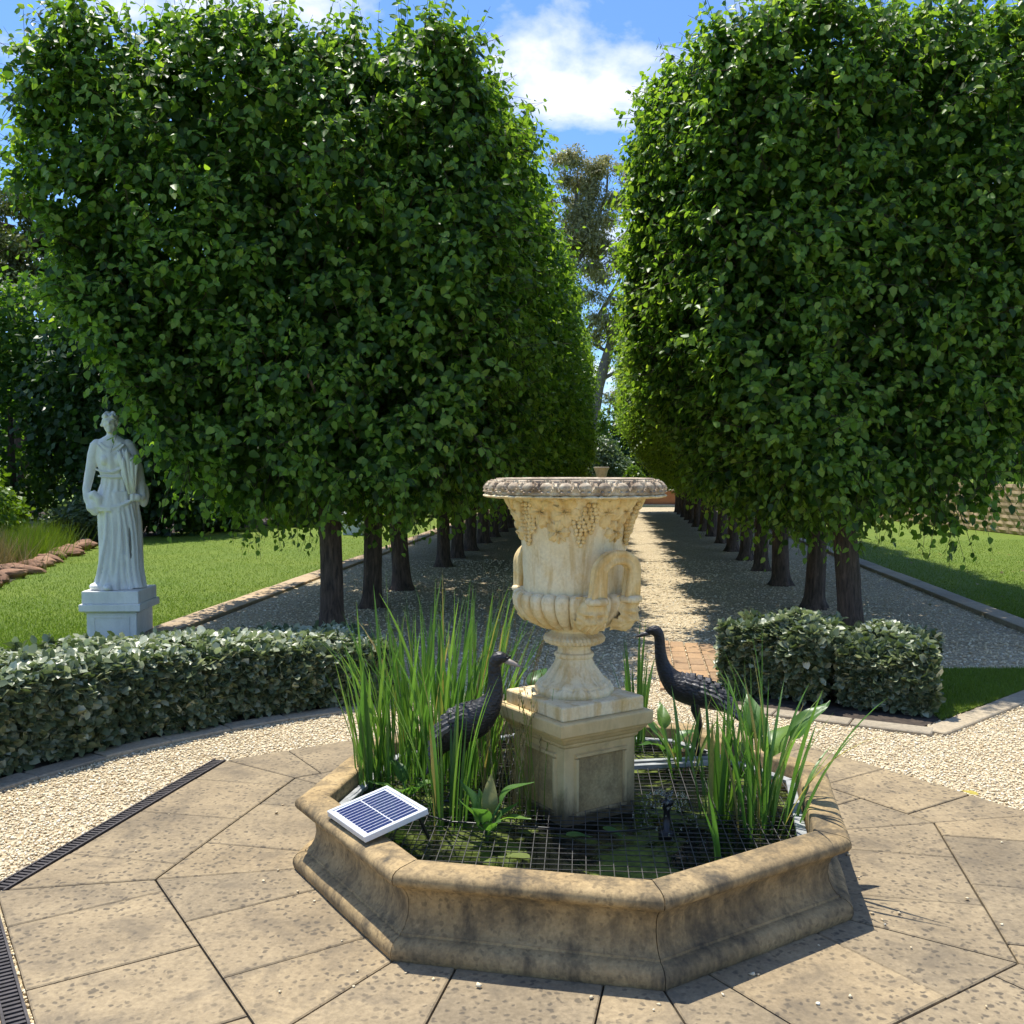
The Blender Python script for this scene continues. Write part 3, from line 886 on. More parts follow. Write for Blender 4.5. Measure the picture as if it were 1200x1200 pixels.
for side in (0, 1):
    base = side*math.pi
    hm = MB(); rings = []
    cb_, sb_ = math.cos(base), math.sin(base)
    for i in range(41):
        q = -1 + 2*i/40
        al = q*math.pi/2                                    # position along the arch
        if abs(q) > 0.55:
            t = math.copysign(0.080, q); z = zz(1.040) + 0.105*(1-abs(q))/0.45; tg = (0.0, -1.0 if q > 0 else 1.0)
        else:
            ph_ = q/0.55*math.pi/2; t = 0.080*math.sin(ph_); z = zz(1.040) + 0.105 + 0.058*math.cos(ph_); tg = (math.cos(ph_), -math.sin(ph_)*0.7)
        ln = math.hypot(*tg); nx, nz_ = -tg[1]/ln, tg[0]/ln   # in-plane normal
        r0_ = 0.247 + 0.018*math.sin((1-abs(q))*math.pi*0.5)
        wi = 0.028 + 0.010*abs(q)**3; wo_ = 0.026
        ring = []
        for j in range(40):
            th = 2*math.pi*j/40
            fl = 1 + 0.22*math.cos(4*th + math.pi)*(1 if math.cos(th - math.pi/2) > -0.2 else 0.3)
            di = wi*math.cos(th)*fl; do = wo_*math.sin(th)*fl
            rr_ = r0_ + do; tt = t + nx*di; z_ = z + nz_*di
            ring.append((rr_*cb_ - tt*sb_, rr_*sb_ + tt*cb_, z_))
        rings.append(ring)
    hm.loft(rings)
    h = hm.build('handle', M['urn_ochre'], urn, smooth=True)
    for s in (-1, 1):
        a = base + s*R(20.5)
        link('mask', mk, h, loc=(0.236*math.cos(a), 0.236*math.sin(a), zz(0.980)), rot=(0, R(14), a))
        c = MB()
        t = s*0.080; q = Vector((0.249*math.cos(base) - t*math.sin(base), 0.249*math.sin(base) + t*math.cos(base), zz(1.046)))
        c.loft([[q + Vector((rr*math.cos(2*math.pi*j/20), rr*math.sin(2*math.pi*j/20), dz)) for j in range(20)] for rr, dz in ((0.036, -0.020), (0.044, -0.014), (0.046, -0.004), (0.041, 0.004), (0.034, 0.008))])
        c.build('handle_foot', M['urn'], h, smooth=True)
    b = MB(); b.tube([(0.20*math.cos(base), 0.20*math.sin(base), zz(1.204)), (0.258*math.cos(base), 0.258*math.sin(base), zz(1.206))], 0.021, 12)
    b.build('handle_bridge', M['urn'], h, smooth=True)

# ------------------------------------------------------------------ leaves
T6 = np.array([(0,0,0), (-.37,.24,.05), (-.38,.56,.05), (0,1.06,-.10), (.38,.56,.05), (.37,.24,.05), (0,.44,-.03)])
F6 = np.array([(6,1,0), (6,2,1), (6,3,2), (6,4,3), (6,5,4), (6,0,5)])[:, ::-1]
T4 = np.array([(0,0,0), (-.42,.42,.06), (0,1.04,-.05), (.42,.42,.06)])
F4 = np.array([(0,3,2), (0,2,1)])
T5 = np.array([(0,0,0), (-.38,.26,.07), (-.29,.70,.06), (0,1.06,-.08), (.29,.70,.06), (.38,.26,.07)])
F5 = np.array([(0,3,1), (1,3,2), (0,5,3), (5,4,3)])
T5H = np.array([(0,0,0), (-.33,.26,.05), (-.30,.72,.05), (0,1.0,-.06), (.30,.72,.05), (.33,.26,.05)])
T8 = np.array([(0,0,0), (-.27,.17,.04), (-.36,.46,.06), (-.25,.80,.04), (0,1.0,-.06), (.25,.80,.04), (.36,.46,.06), (.27,.17,.04), (0,.48,-.03)])
F8 = np.array([(8, i, (i+1) % 8) for i in range(8)])
TN = np.array([(0,0,0), (-.5,.5,.03), (0,1.0,-.05), (.5,.5,.03)])
def leaves(P, T, N, S, W=1.0, tm=T6, fc=F6):
    T = nrm(T); N = nrm(N - T*(N*T).sum(1, keepdims=True)); B = np.cross(T, N)
    S = S.reshape(-1, 1, 1); W = np.broadcast_to(np.asarray(W, float).reshape(-1, 1, 1), S.shape)
    v = P[:, None, :] + S*(tm[None, :, 0:1]*W*B[:, None, :] + tm[None, :, 1:2]*T[:, None, :] + tm[None, :, 2:3]*N[:, None, :])
    k = len(tm)
    F = (fc[None] + (np.arange(len(P))*k)[:, None, None]).reshape(-1, 3)
    return v.reshape(-1, 3), F
def joinm(parts):
    V, F, n = [], [], 0
    for v, f in parts:
        V.append(v); F.append(f + n); n += len(v)
    return np.concatenate(V), np.concatenate(F)

def crown(seed, xn, xp, yf, yb, z0, z1, nshoot, per, ls, weights, tm, fc, deform=None, lump=0.13, stick=0.15, core=4000, twigs=False, xtra=None, young_lit=0.78, smooth_side=0, dsc=0.13, sq=7.5):
    r = np.random.default_rng(seed)
    hz = (z1-z0)/2; zc = (z0+z1)/2; hx = (xn+xp)/2; hy = (yf+yb)/2
    areas = np.array([hx*hz, hx*hz, hy*hz, hy*hz, hx*hy, hx*hy])*np.array(weights)
    face = r.choice(6, nshoot, p=areas/areas.sum())
    q = r.uniform(-1, 1, (nshoot, 3))
    ax = np.array([1, 1, 0, 0, 2, 2])[face]; sg = np.array([-1, 1, -1, 1, 1, -1])[face]
    q[np.arange(nshoot), ax] = sg
    n = sq
    q /= ((np.abs(q)**n).sum(1, keepdims=True))**(1/n)
    H = np.array([hx, hy, hz])
    nor = nrm(np.sign(q)*np.abs(q)**(n-1)/H)
    w = q*H
    cl = snoise(w, 2.6, seed+1) + 0.5*snoise(w, 5.5, seed+3)
    lum = snoise(w, 1.1, seed)*lump + cl*lump*1.3
    if smooth_side: lum *= np.where(nor[:, 0]*smooth_side > 0.6, 0.4, 1.0); cl = np.where(nor[:, 0]*smooth_side > 0.6, 0.0, cl)
    d = np.minimum(r.exponential(dsc, nshoot)*(np.where(nor[:, 0]*smooth_side > 0.6, 0.5, 1.0) if smooth_side else 1.0), 0.8) + np.where(cl < -0.15, r.uniform(0.05, 0.55, nshoot), 0)
    st = r.uniform(size=nshoot) < stick
    d[st] = -r.uniform(0.0, 0.10, st.sum())
    p = w + nor*(lum - d)[:, None]
    if deform is not None: p = deform(p, H)
    ln = np.where(st, r.uniform(0.22, 0.52, nshoot), r.uniform(0.12, 0.30, nshoot))
    up = np.array([0, 0, 1.0])
    g = nrm(nor*0.8 + up*np.where(nor[:, 2:3] < -0.5, -0.3, 0.35) + r.normal(0, 0.45, (nshoot, 3)))
    if xtra is not None:                    # hand-placed hanging shoots: start, direction, length
        xs = np.array([[a[0], a[1], a[2]+0.24, *b, c*1.45] for a, b, c in xtra])
        p = np.r_[p, xs[:, :3] - np.array([(xp-xn)/2, (yb-yf)/2, zc])]; g = np.r_[g, nrm(xs[:, 3:6])]; ln = np.r_[ln, xs[:, 6]]
        nor = np.r_[nor, np.tile([[0, -1.0, 0.2]], (len(xs), 1))]; nshoot += len(xs)
    k = np.arange(per)/per
    P = p[:, None, :] + g[:, None, :]*(ln[:, None]*k[None, :])[..., None]
    P[..., 2] -= 0.25*ln[:, None]*(k[None, :]**2)
    P += r.normal(0, 0.018, P.shape)
    side = nrm(np.cross(g, nor + 0.01)); alt = np.where(np.arange(per) % 2 == 0, 1.0, -1.0)
    T = g[:, None, :]*0.35 + side[:, None, :]*alt[None, :, None]*0.55 + np.array([0, 0, -0.62]) + r.normal(0, 0.38, P.shape)
    N = nor[:, None, :]*0.70 + np.array([0, 0, 0.75]) + r.normal(0, 0.42, P.shape)
    S = ls*(0.72 + 0.55*r.uniform(size=P.shape[:2]))*(1.08-0.45*k[None, :]**2)
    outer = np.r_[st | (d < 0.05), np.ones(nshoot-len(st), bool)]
    yng_lit = (r.uniform(size=P.shape[:2]) < np.where(outer, young_lit, 0.22)[:, None]*(0.35 + k[None, :]))  # outer leaves favour the lit-coloured copy, so hollows are darkened by colour too
    midx = np.repeat(yng_lit.reshape(-1).astype(np.int32), len(fc))
    parts = [leaves(P.reshape(-1, 3), T.reshape(-1, 3), N.reshape(-1, 3), S.reshape(-1), r.uniform(0.85, 1.12, S.size), tm, fc)]
    if core:  # larger inner leaves, added to stop light passing through the crown
        c = r.uniform(-0.86, 0.86, (core, 3)); s = (np.abs(c)**4).sum(1)**0.25; c = c[s < 0.9]
        cw = c*H
        if deform is not None: cw = deform(cw, H)
        m = len(cw)
        parts.append(leaves(cw, r.normal(0, 1, (m, 3)) - up, r.normal(0, 1, (m, 3)), r.uniform(1.4, 2.0, m)*ls, 1.0, T4, F4))
    v, f = joinm(parts)
    midx = np.r_[midx, np.zeros(len(f)-len(midx), np.int32)]
    v = v + np.array([(xp-xn)/2, (yb-yf)/2, zc])
    tw = None
    if twigs:
        kk = np.where(np.r_[st, np.ones(nshoot-len(st), bool)] | (np.r_[d, np.zeros(nshoot-len(d))] < 0.06))[0]
        a = p[kk] - g[kk]*0.10; b = p[kk] + g[kk]*ln[kk, None]; b[:, 2] -= 0.22*ln[kk]
        mid = (a+b)/2; mid[:, 2] += 0.05*ln[kk]
        s1 = side[kk]; s2 = nrm(np.cross(s1, g[kk]))
        vs_ = []
        for c, rad in ((a, 0.0035), (mid, 0.0026), (b, 0.0012)):
            for th in (0, 2.1, 4.2): vs_.append(c + (s1*math.cos(th) + s2*math.sin(th))*rad)
        V = np.stack(vs_, 1).reshape(-1, 3) + np.array([(xp-xn)/2, (yb-yf)/2, zc])
        fq = [(0,1,4,3), (1,2,5,4), (2,0,3,5), (3,4,7,6), (4,5,8,7), (5,3,6,8)]
        F = (np.array(fq)[None] + (np.arange(len(kk))*9)[:, None, None]).reshape(-1, 4)
        tw = (V, F)
    return (v, f, midx), tw

def trunk_mesh(seed, r0, h, lean=(0, 0), limbs=7, top=4.6, name='trunk', spread=1.3):
    rd = random.Random(seed); m = MB()
    rings = []; n = 20
    zs = [0, 0.03, 0.07, 0.13, 0.22, 0.35, 0.5, 0.7, 0.9, 1.1, 1.3, 1.6, 2.2, 3.0, 3.8, top]
    ph = [rd.uniform(0, 6.3) for _ in range(6)]
    for z in zs:
        fl = 1 + 0.55*math.exp(-z/0.07)
        rr = r0*fl*(1-0.10*min(z, 1.2)) * (1 if z < 1.3 else max(0.15, 1-(z-1.3)/3.6))
        cx = lean[0]*z + 0.015*math.sin(z*2.3+ph[0]); cy = lean[1]*z + 0.015*math.sin(z*1.9+ph[1])
        ring = []
        for j in range(n):
            a = 2*math.pi*j/n
            q = rr*(1 + 0.06*math.sin(2*a+ph[2]) + 0.05*math.sin(3*a+ph[3]+z) + 0.035*math.sin(7*a+ph[4]+3*z) + 0.03*rd.uniform(-1, 1) + (0.22*math.exp(-z/0.06))*math.sin(5*a+ph[5]))
            ring.append((cx+q*math.cos(a), cy+q*math.sin(a), z-0.03 if z == 0 else z))
        rings.append(ring)
    m.loft(rings)
    for i in range(limbs):
        a = 2*math.pi*i/limbs + rd.uniform(-.4, .4); z = rd.uniform(1.15, 3.2) if i > 2 else rd.uniform(1.1, 1.5)
        L = spread*rd.uniform(0.7, 1.1); d = Vector((math.cos(a), math.sin(a), rd.uniform(0.5, 1.1)))
        pts = [Vector((lean[0]*z, lean[1]*z, z)) + d*(L*t) + Vector((0.06*math.sin(5*t+i), 0.06*math.cos(4*t+i), 0.15*t*t)) for t in (0, .2, .4, .6, .8, 1)]
        m.tube(pts, [r0*0.42*(1-0.82*t) for t in (0, .2, .4, .6, .8, 1)], 8)
    return m.mesh(name, M['bark'], True)

# nearest tree of each row
def def_left(p, H):
    q = p.copy(); x = p[:, 0]/H[0]; z = p[:, 2]/H[2]
    k = np.clip((-x-0.30)/0.70, 0, 1)*np.clip((0.55-z)/1.55, 0, 1)
    q[:, 2] += 1.55*k**1.2*np.clip((0.25-z), 0, 1)
    q[:, 0] += 0.62*np.clip((-x-0.2), 0, 1)*np.clip((0.35-z)/1.35, 0, 1)
    return q
def def_right(p, H):
    q = p.copy(); x = p[:, 0]/H[0]; z = p[:, 2]/H[2]
    k = np.clip((x-0.30)/0.5, 0, 1)*np.clip((0.2-z), 0, 1)
    q[:, 2] += 0.75*k
    y = p[:, 1]/H[1]
    q[:, 0] += 0.75*np.clip((-x-0.1), 0, 1)*np.clip((-0.30-z)/0.70, 0, 1)**1.25
    q[:, 0] += 0.40*np.clip((-x-0.05), 0, 1)*np.clip((0.55-y)/1.2, 0, 1)
    return q
def def_row(p, H):
    q = p.copy(); z = p[:, 2]/H[2]
    q[:, 0] *= 1 - 0.58*np.clip((-0.20-z)/0.80, 0, 1)**1.2
    return q
L_off, R_off = -2.68, 2.20
tl = row(L_off, 9.23); tr = row(R_off, 9.09)
hang_l = [((-0.52, -0.45, 1.18), (-0.35, -0.15, -1), 0.36), ((-0.58, -0.4, 1.2), (0.1, -0.2, -1), 0.42), ((-0.42, -0.5, 1.15), (-0.2, 0.1, -1), 0.30), ((-0.75, -0.3, 1.2), (-0.5, 0, -1), 0.30), ((-0.95, -0.5, 1.15), (-.3, 0, -1), 0.22),
          ((0.55, -0.3, 1.15), (0.2, 0, -1), 0.30), ((0.75, -0.2, 1.15), (0.1, -.2, -1), 0.26), ((0.3, -0.6, 1.2), (0, -.2, -1), 0.22), ((1.0, 0.1, 1.2), (0.2, 0, -1), 0.25), ((-0.15, -0.7, 1.2), (0, 0, -1), 0.25)]
(vl, fl, ml), twl = crown(21, 2.36, 1.54, 1.12, 0.95, 1.36, 5.28, 10500, 8, 0.074, (1.15, 0.25, 0.8, 1.0, 0.9, 0.75), T5, F5, def_left, core=5000, twigs=True, xtra=hang_l, sq=8.0)
t_ = empty('pleached_tree', tl)
tag(t_, 'nearest box-clipped tree of the left row, leaves partly hiding a white statue', 'tree', 'box-clipped trees lining the gravel avenue')
link('trunk', trunk_mesh(1, 0.118, 5), t_)
cr = tag(link('crown', tri_mesh('crown', vl, fl, M['linden'], False, M['linden_young_lit'], ml), t_), kind='stuff')
tag(link('twigs', tri_mesh('twigs', *twl, M['twig']), t_), kind='stuff')
hang_r = [((0.85, -0.5, 1.18), (0.15, -0.1, -1), 0.30), ((0.95, -0.45, 1.15), (0.3, 0, -1), 0.36), ((0.75, -0.5, 1.15), (-0.1, 0, -1), 0.28), ((0.65, -0.4, 1.15), (-0.2, 0, -1), 0.26), ((1.1, -0.5, 1.2), (0.6, 0, -0.8), 0.30), ((1.05, -0.3, 1.15), (0.2, 0.2, -1), 0.26), ((1.3, -0.5, 1.3), (0.5, 0, -1), 0.2), ((1.45, -.5, 1.35), (0.5, 0, -.8), 0.25),
          ((-0.55, -0.5, 1.1), (-0.3, 0, -1), 0.25), ((-0.9, -0.3, 1.1), (-0.3, 0, -1), 0.22), ((-1.1, -0.2, 1.1), (-0.3, 0.1, -1), 0.25), ((0.2, -0.7, 1.1), (0.2, 0, -1), 0.20)]
(vr, fr, mr), twr = crown(22, 1.88, 2.1, 1.12, 0.95, 1.36, 5.28, 10500, 8, 0.074, (1.15, 0.25, 1.0, 0.6, 0.9, 0.75), T5, F5, def_right, core=5000, twigs=True, xtra=hang_r, smooth_side=-1, sq=10.0)
t_ = empty('pleached_tree', tr)
tag(t_, 'nearest box-clipped tree of the right row, slightly leaning bare trunk behind silvery hedge', 'tree', 'box-clipped trees lining the gravel avenue')
link('trunk', trunk_mesh(2, 0.115, 5, lean=(-0.10, 0)), t_, loc=(0.02, 0, 0))
tag(link('crown', tri_mesh('crown', vr, fr, M['linden'], False, M['linden_young_lit'], mr), t_), kind='stuff')
tag(link('twigs', tri_mesh('twigs', *twr, M['twig']), t_), kind='stuff')

# the rest of both rows share three crowns and three trunks
crowns, trunks = {}, []
for s in range(4):
    (v, f, mi), _ = crown(40+s, 1.80, 1.80, 1.02, 1.02, 1.38, 5.34, 4700, 7, 0.078, (0.35, 0.2, 1.2, 1.2, 1.1, 0.7), T5 if s < 2 else T4, F5 if s < 2 else F4, def_row if s % 2 else None, core=3500, stick=0.14, lump=0.055, young_lit=0.95, dsc=0.065)  # higher share of lit-coloured leaves stands in for sun on the inner faces
    crowns[s] = tri_mesh('crown', v, f, M['linden'], False, M['linden_young_lit'], mi)
    trunks.append(trunk_mesh(10+s, 0.106, 5, lean=(random.uniform(-.03, .03), 0), limbs=5))
ORD = ['', 'nearest', 'second', 'third', 'fourth', 'fifth', 'sixth', 'seventh', 'eighth', 'ninth', 'tenth', 'eleventh', 'twelfth', 'thirteenth', 'fourteenth', 'fifteenth', 'sixteenth']
YL = [10.82, 12.4, 15.3, 16.8, 18.3, 20.1, 21.9, 23.6, 25.3, 27.0, 28.7, 30.4, 32.1, 33.8]
YR = [10.75, 12.85, 14.7, 16.4, 18.1, 20.1, 22.1, 23.9, 25.6, 27.3, 29.0, 30.7, 32.4, 34.0]
for side, Y, off, shift in (('left', YL, L_off, -0.06), ('right', YR, R_off, 0.0)):
    for i, y in enumerate(Y):
        k = (0 if i < 2 else 2) + (1 if side == 'right' else 0)
        p = row(off, y)
        o = empty('pleached_tree', p)
        tag(o, f'{ORD[i+2]} clipped tree from the front in the {side} row of the avenue', 'tree', 'box-clipped trees lining the gravel avenue')
        link('trunk', trunks[i % 3], o, rot=(0.05 if (side == 'left' and i == 1) else 0, 0, random.uniform(0, 6.28)), scale=(random.uniform(0.9, 1.1),)*2 + (1,))
        flip = math.pi*(i % 2)
        c = tag(link('crown', crowns[k], o, loc=(shift + random.uniform(-.05, .05), 0, 0), rot=(0, 0, flip + random.uniform(-.03, .03)), scale=(random.uniform(0.97, 1.02), random.uniform(1.0, 1.08) if i != 2 else 1.25, random.uniform(0.975, 1.015))), kind='stuff')

# ------------------------------------------------------------------ silvery clipped hedges
def hedge(name, label, path, thick, h, n, seed, group, rough=1.0, drop=0.0):
    """path: list of xy points of the hedge's centre line"""
    r = np.random.default_rng(seed)
    pts = np.array(path, float); seg = np.linalg.norm(np.diff(pts, axis=0), axis=1); s = np.r_[0, np.cumsum(seg)]; L = s[-1]
    def at(u): return np.stack([np.interp(u, s, pts[:, 0]), np.interp(u, s, pts[:, 1])], 1)
    P, NN = [], []
    W = thick/2
    cnt = dict(front=int(n*0.36), top=int(n*0.36), back=int(n*0.16), end=int(n*0.12))
    for k, c in cnt.items():
        u = r.uniform(0, L, c); v = r.uniform(-1, 1, c); z = r.uniform(0.0, 1, c)
        if k == 'end':
            e = r.integers(0, 2, c); u = np.where(e == 0, 0.0, L); 
        a = at(u); b = at(np.clip(u+0.02, 0, L)); a0 = at(np.clip(u-0.02, 0, L))
        t = nrm(b - a0); nn = np.stack([t[:, 1], -t[:, 0]], 1)      # towards the pond for left-to-right paths
        d = np.minimum(r.exponential(0.035, c), 0.16)
        if k == 'front': lat = W*np.ones(c); out = np.c_[nn, np.full(c, 0.15)]
        elif k == 'back': lat = -W*np.ones(c); out = np.c_[-nn, np.full(c, 0.15)]
        elif k == 'top': lat = W*v; z = np.ones(c); out = np.tile([[0, 0, 1.0]], (c, 1))
        else: lat = W*v; out = np.c_[np.where(e[:, None] == 0, -t, t), np.full(c, 0.15)]
        sq = 1 - 0.09*np.clip(z-0.75, 0, 1)/0.25 if k in ('front', 'back') else 1.0
        zz_ = 0.05 + z*(h-0.05) - (0.05*np.abs(v)**4 if k == 'top' else 0)
        xyz = np.c_[a + nn*(lat*sq)[:, None], zz_]
        lum = (snoise(xyz, 2.2, seed)*0.05 + snoise(xyz, 6, seed+2)*0.035)*rough
        xyz = xyz + nrm(out)*(lum - d)[:, None]
        if k == 'top':
            edge = np.minimum(u, L-u); xyz[:, 2] -= 0.05*np.clip(0.15-edge, 0, 0.15)/0.15
        xyz[:, 2] *= 1 - drop*np.clip((u/L-0.45)/0.55, 0, 1)
        P.append(xyz); NN.append(nrm(out))
    P = np.concatenate(P); N0 = np.concatenate(NN); m = len(P)
    P[:, 2] = np.maximum(P[:, 2], 0.03)
    T = N0*0.55 + np.array([0, 0, 0.1]) + r.normal(0, 0.75, (m, 3))
    top_ = N0[:, 2:3] > 0.9
    T = np.where(top_, T*np.array([1, 1, 0.45]), T)
    N = N0*0.6 + np.where(top_, 1.3, 0.7)*np.array([0, 0, 1.0]) + r.normal(0, 0.38, (m, 3))
    hidx = np.repeat(((r.uniform(size=m) < np.where(top_[:, 0], 0.75, 0.10))).astype(np.int32), 4)  # top leaves mostly take the paler copy with painted sunlight
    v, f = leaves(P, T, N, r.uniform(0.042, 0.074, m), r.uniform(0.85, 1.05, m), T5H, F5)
    root = empty(name, (*pts[len(pts)//2], 0)); tag(root, label, 'hedge', group)
    ox = np.array([*pts[len(pts)//2], 0])
    tag(link('foliage', tri_mesh('foliage', v - ox, f, M['silver'], False, M['silver_new_lit'], hidx), root), kind='stuff')
    st = MB()
    for i in range(int(L/0.22)):
        c = at(np.array([0.1 + i*0.22]))[0] - pts[len(pts)//2]
        for q in range(3):
            dx, dy = r.uniform(-.12, .12, 2)
            st.tube([(c[0], c[1], -0.02), (c[0]+dx*0.6, c[1]+dy*0.6, 0.2), (c[0]+dx*1.6, c[1]+dy*1.6, (h-0.12)*(1-drop))], [0.011, 0.008, 0.004], 5)
    st.build('stems', M['twig'], root)
    soil = MB()
    n_ = len(pts)
    for i in range(n_-1):
        a, b = Vector(pts[i] - pts[n_//2]), Vector(pts[i+1] - pts[n_//2]); t = (b-a).normalized(); q = Vector((t.y, -t.x))*W*1.02
        soil.add([(*(a+q), 0.016), (*(b+q), 0.016), (*(b-q), 0.016), (*(a-q), 0.016)], [(0, 1, 2, 3)])
    soil.build('bed_soil', M['soil'], root)
def arc_pts(r, a0, a1, n=14):
    out = []
    for i in range(n+1):
        a = a0+(a1-a0)*i/n; q = r + 0.30*max(0, (a-115)/60)**2
        out.append((PC.x + q*math.cos(R(a)), PC.y + q*math.sin(R(a))))
    return out
hedge('clipped_hedge', 'long low silver-leaved hedge curving along the left of the gravel', arc_pts(3.22, 178, 113), 1.0, 0.50, 31000, 3, 'silver-leaved hedges', 1.0, 0.26)
hedge('clipped_hedge', 'short low silver-leaved hedge by the path, left half of the right bed', [(1.56, 6.86), (1.80, 6.72), (2.14, 6.54)], 0.66, 0.50, 8500, 4, 'silver-leaved hedges', 1.7)
hedge('clipped_hedge', 'rounded silver-leaved shrub at the right end of the right bed, beside grass', [(2.22, 6.50), (2.48, 6.38), (2.72, 6.27)], 0.60, 0.45, 8500, 6, 'silver-leaved hedges', 2.0)

# ------------------------------------------------------------------ grass blades (stuff)
def grass(name, n, sampler, hgt, wid):
    xy = sampler(n); n = len(xy)
    P = np.c_[xy, np.zeros(n)]
    T = np.c_[rng.normal(0, 0.45, (n, 2)), np.ones(n)]; N = rng.normal(0, 1, (n, 3))
    tm = np.array([(-.5, 0, 0), (.5, 0, 0), (0, 1, 0.15)])
    v, f = leaves(P, T, N, hgt*rng.uniform(0.5, 1.3, n), wid/hgt, tm, np.array([(0, 1, 2)]))
    tag(link(name, tri_mesh(name, v, f, M['grass_blade'])), kind='stuff')
def s_verge(n):
    xy = np.stack([rng.uniform(2.5, 4.4, n), rng.uniform(5.9, 7.5, n)], 1); return xy[inside(patch, xy)]
grass('verge_grass', 60000, s_verge, 0.035, 0.005)
def s_lawn_l(n):
    y = 8.0 + 14*rng.uniform(0, 1, n)**1.5; x = -0.56*y + rng.uniform(0, 1, n)*((-4.45 + AX*y) - (-0.56*y)); return np.stack([x, y], 1)
grass('left_lawn_grass', 90000, s_lawn_l, 0.026, 0.006)
def s_lawn_r(n):
    y = 8.0 + 13*rng.uniform(0, 1, n)**1.5; x = 4.1 + AX*y + rng.uniform(0, 1, n)*np.maximum(0.58*y - 4.1 - AX*y, 0.05); return np.stack([x, y], 1)
grass('right_lawn_grass', 60000, s_lawn_r, 0.026, 0.006)

# ------------------------------------------------------------------ reeds and water plants
def blade_mesh(seed, L, w, bend, fold=0.22):
    rd = random.Random(seed); n = 9; v = []; f = []
    tw = rd.uniform(-0.7, 0.7)
    for i in range(n+1):
        q = i/n
        x = bend*q**2.3*L; z = L*(q - 0.35*abs(bend)*q**3)
        ww = w*(0.55 + 0.6*q if q < 0.35 else 0.76)*(1 if q < 0.55 else max(0.02, 1-((q-0.55)/0.45)**1.7))
        a = tw*q; c, s = math.cos(a), math.sin(a)
        for e in (-1, 0, 1):
            dx = fold*ww*(1-abs(e)) ; dy = e*ww/2
            v.append((x + dx*c - dy*s, dx*s + dy*c, z))
    for i in range(n):
        for j in range(2):
            a = i*3 + j; f.append((a, a+1, a+4, a+3))
    return mesh('blade', v, f, M['reed'], True)
BL = [blade_mesh(i, 1.0, 0.024 + 0.006*(i % 3), [0.05, 0.12, 0.2, 0.08, 0.3, 0.16, 0.03, 0.42][i % 8]) for i in range(16)]
def reeds(name, label, base, n, spread, lmin, lmax, lean=(0, 0), splay=0.12, seed=0, wide=1.0, bends=None, group='green reeds in the pond'):
    rd = random.Random(seed); root = empty(name, (*base, GZ - 0.05)); tag(root, label, 'reeds', group)
    for i in range(n):
        a = rd.uniform(0, 6.28); q = math.sqrt(rd.uniform(0, 1)); x, y = spread[0]*q*math.cos(a), spread[1]*q*math.sin(a)
        L = rd.uniform(lmin, lmax)*(1-0.25*q*rd.random())
        az = math.atan2(y/max(spread[1], .01), x/max(spread[0], .01)) + rd.uniform(-1.2, 1.2)
        pick = rd.choice(bends) if bends else rd.randrange(16)
        ti = splay*(0.25+q)*rd.uniform(0.2, 1.3)
        Mx = Matrix.Rotation(lean[0] + rd.uniform(-.03, .03), 4, 'Y') @ Matrix.Rotation(-lean[1] + rd.uniform(-.03, .03), 4, 'X') @ Matrix.Rotation(az, 4, 'Z') @ Matrix.Rotation(ti, 4, 'Y')
        link('blade', BL[pick], root, loc=(x, y, 0), rot=Mx.to_euler(), scale=(L, wide*rd.uniform(0.75, 1.2), L))
    return root
straight = [0, 3, 6, 8, 11, 14, 1, 9, 5]
reeds('reed_clump', 'dense tall reed clump left of the urn, behind the left bird statue', (-0.33, 4.16), 200, (0.27, 0.24), 0.60, 0.98, (0.03, 0), 0.13, 1, 0.52, straight + [2, 4])
reeds('reed_clump', 'slim upright reed tuft at the far left edge of the pond', (-0.60, 4.04), 26, (0.05, 0.06), 0.45, 0.84, (-0.02, 0), 0.14, 2, 0.6, straight)
reeds('reed_clump', 'few straight reeds rising in front of the left bird statue', (-0.235, 3.62), 20, (0.07, 0.07), 0.40, 0.76, (0, 0), 0.10, 3, 0.62, straight)
reeds('reed_clump', 'broad arching reed clump at the right edge of the pond', (0.95, 3.60), 44, (0.11, 0.10), 0.45, 0.82, (0.08, 0.0), 0.18, 4, 0.64, None)
reeds('reed_clump', 'thinner reed tuft standing just left of the broad right clump', (0.80, 3.72), 26, (0.08, 0.08), 0.32, 0.66, (0.02, 0), 0.16, 5, 0.65, straight)
reeds('reed_clump', 'three short reed blades at the front right rim of the pond', (0.70, 3.28), 4, (0.02, 0.02), 0.22, 0.38, (0.02, 0), 0.2, 6, 0.9, straight)
reeds('reed_clump', 'reed tuft at the feet of the right bird statue', (0.76, 4.25), 14, (0.07, 0.06), 0.25, 0.5, (0, 0), 0.25, 7, 0.9, None)
reeds('reed_clump', 'upright reeds behind the urn, beside the right bird neck', (0.60, 4.62), 15, (0.05, 0.06), 0.42, 0.70, (-0.04, 0), 0.12, 8, 0.75, straight)

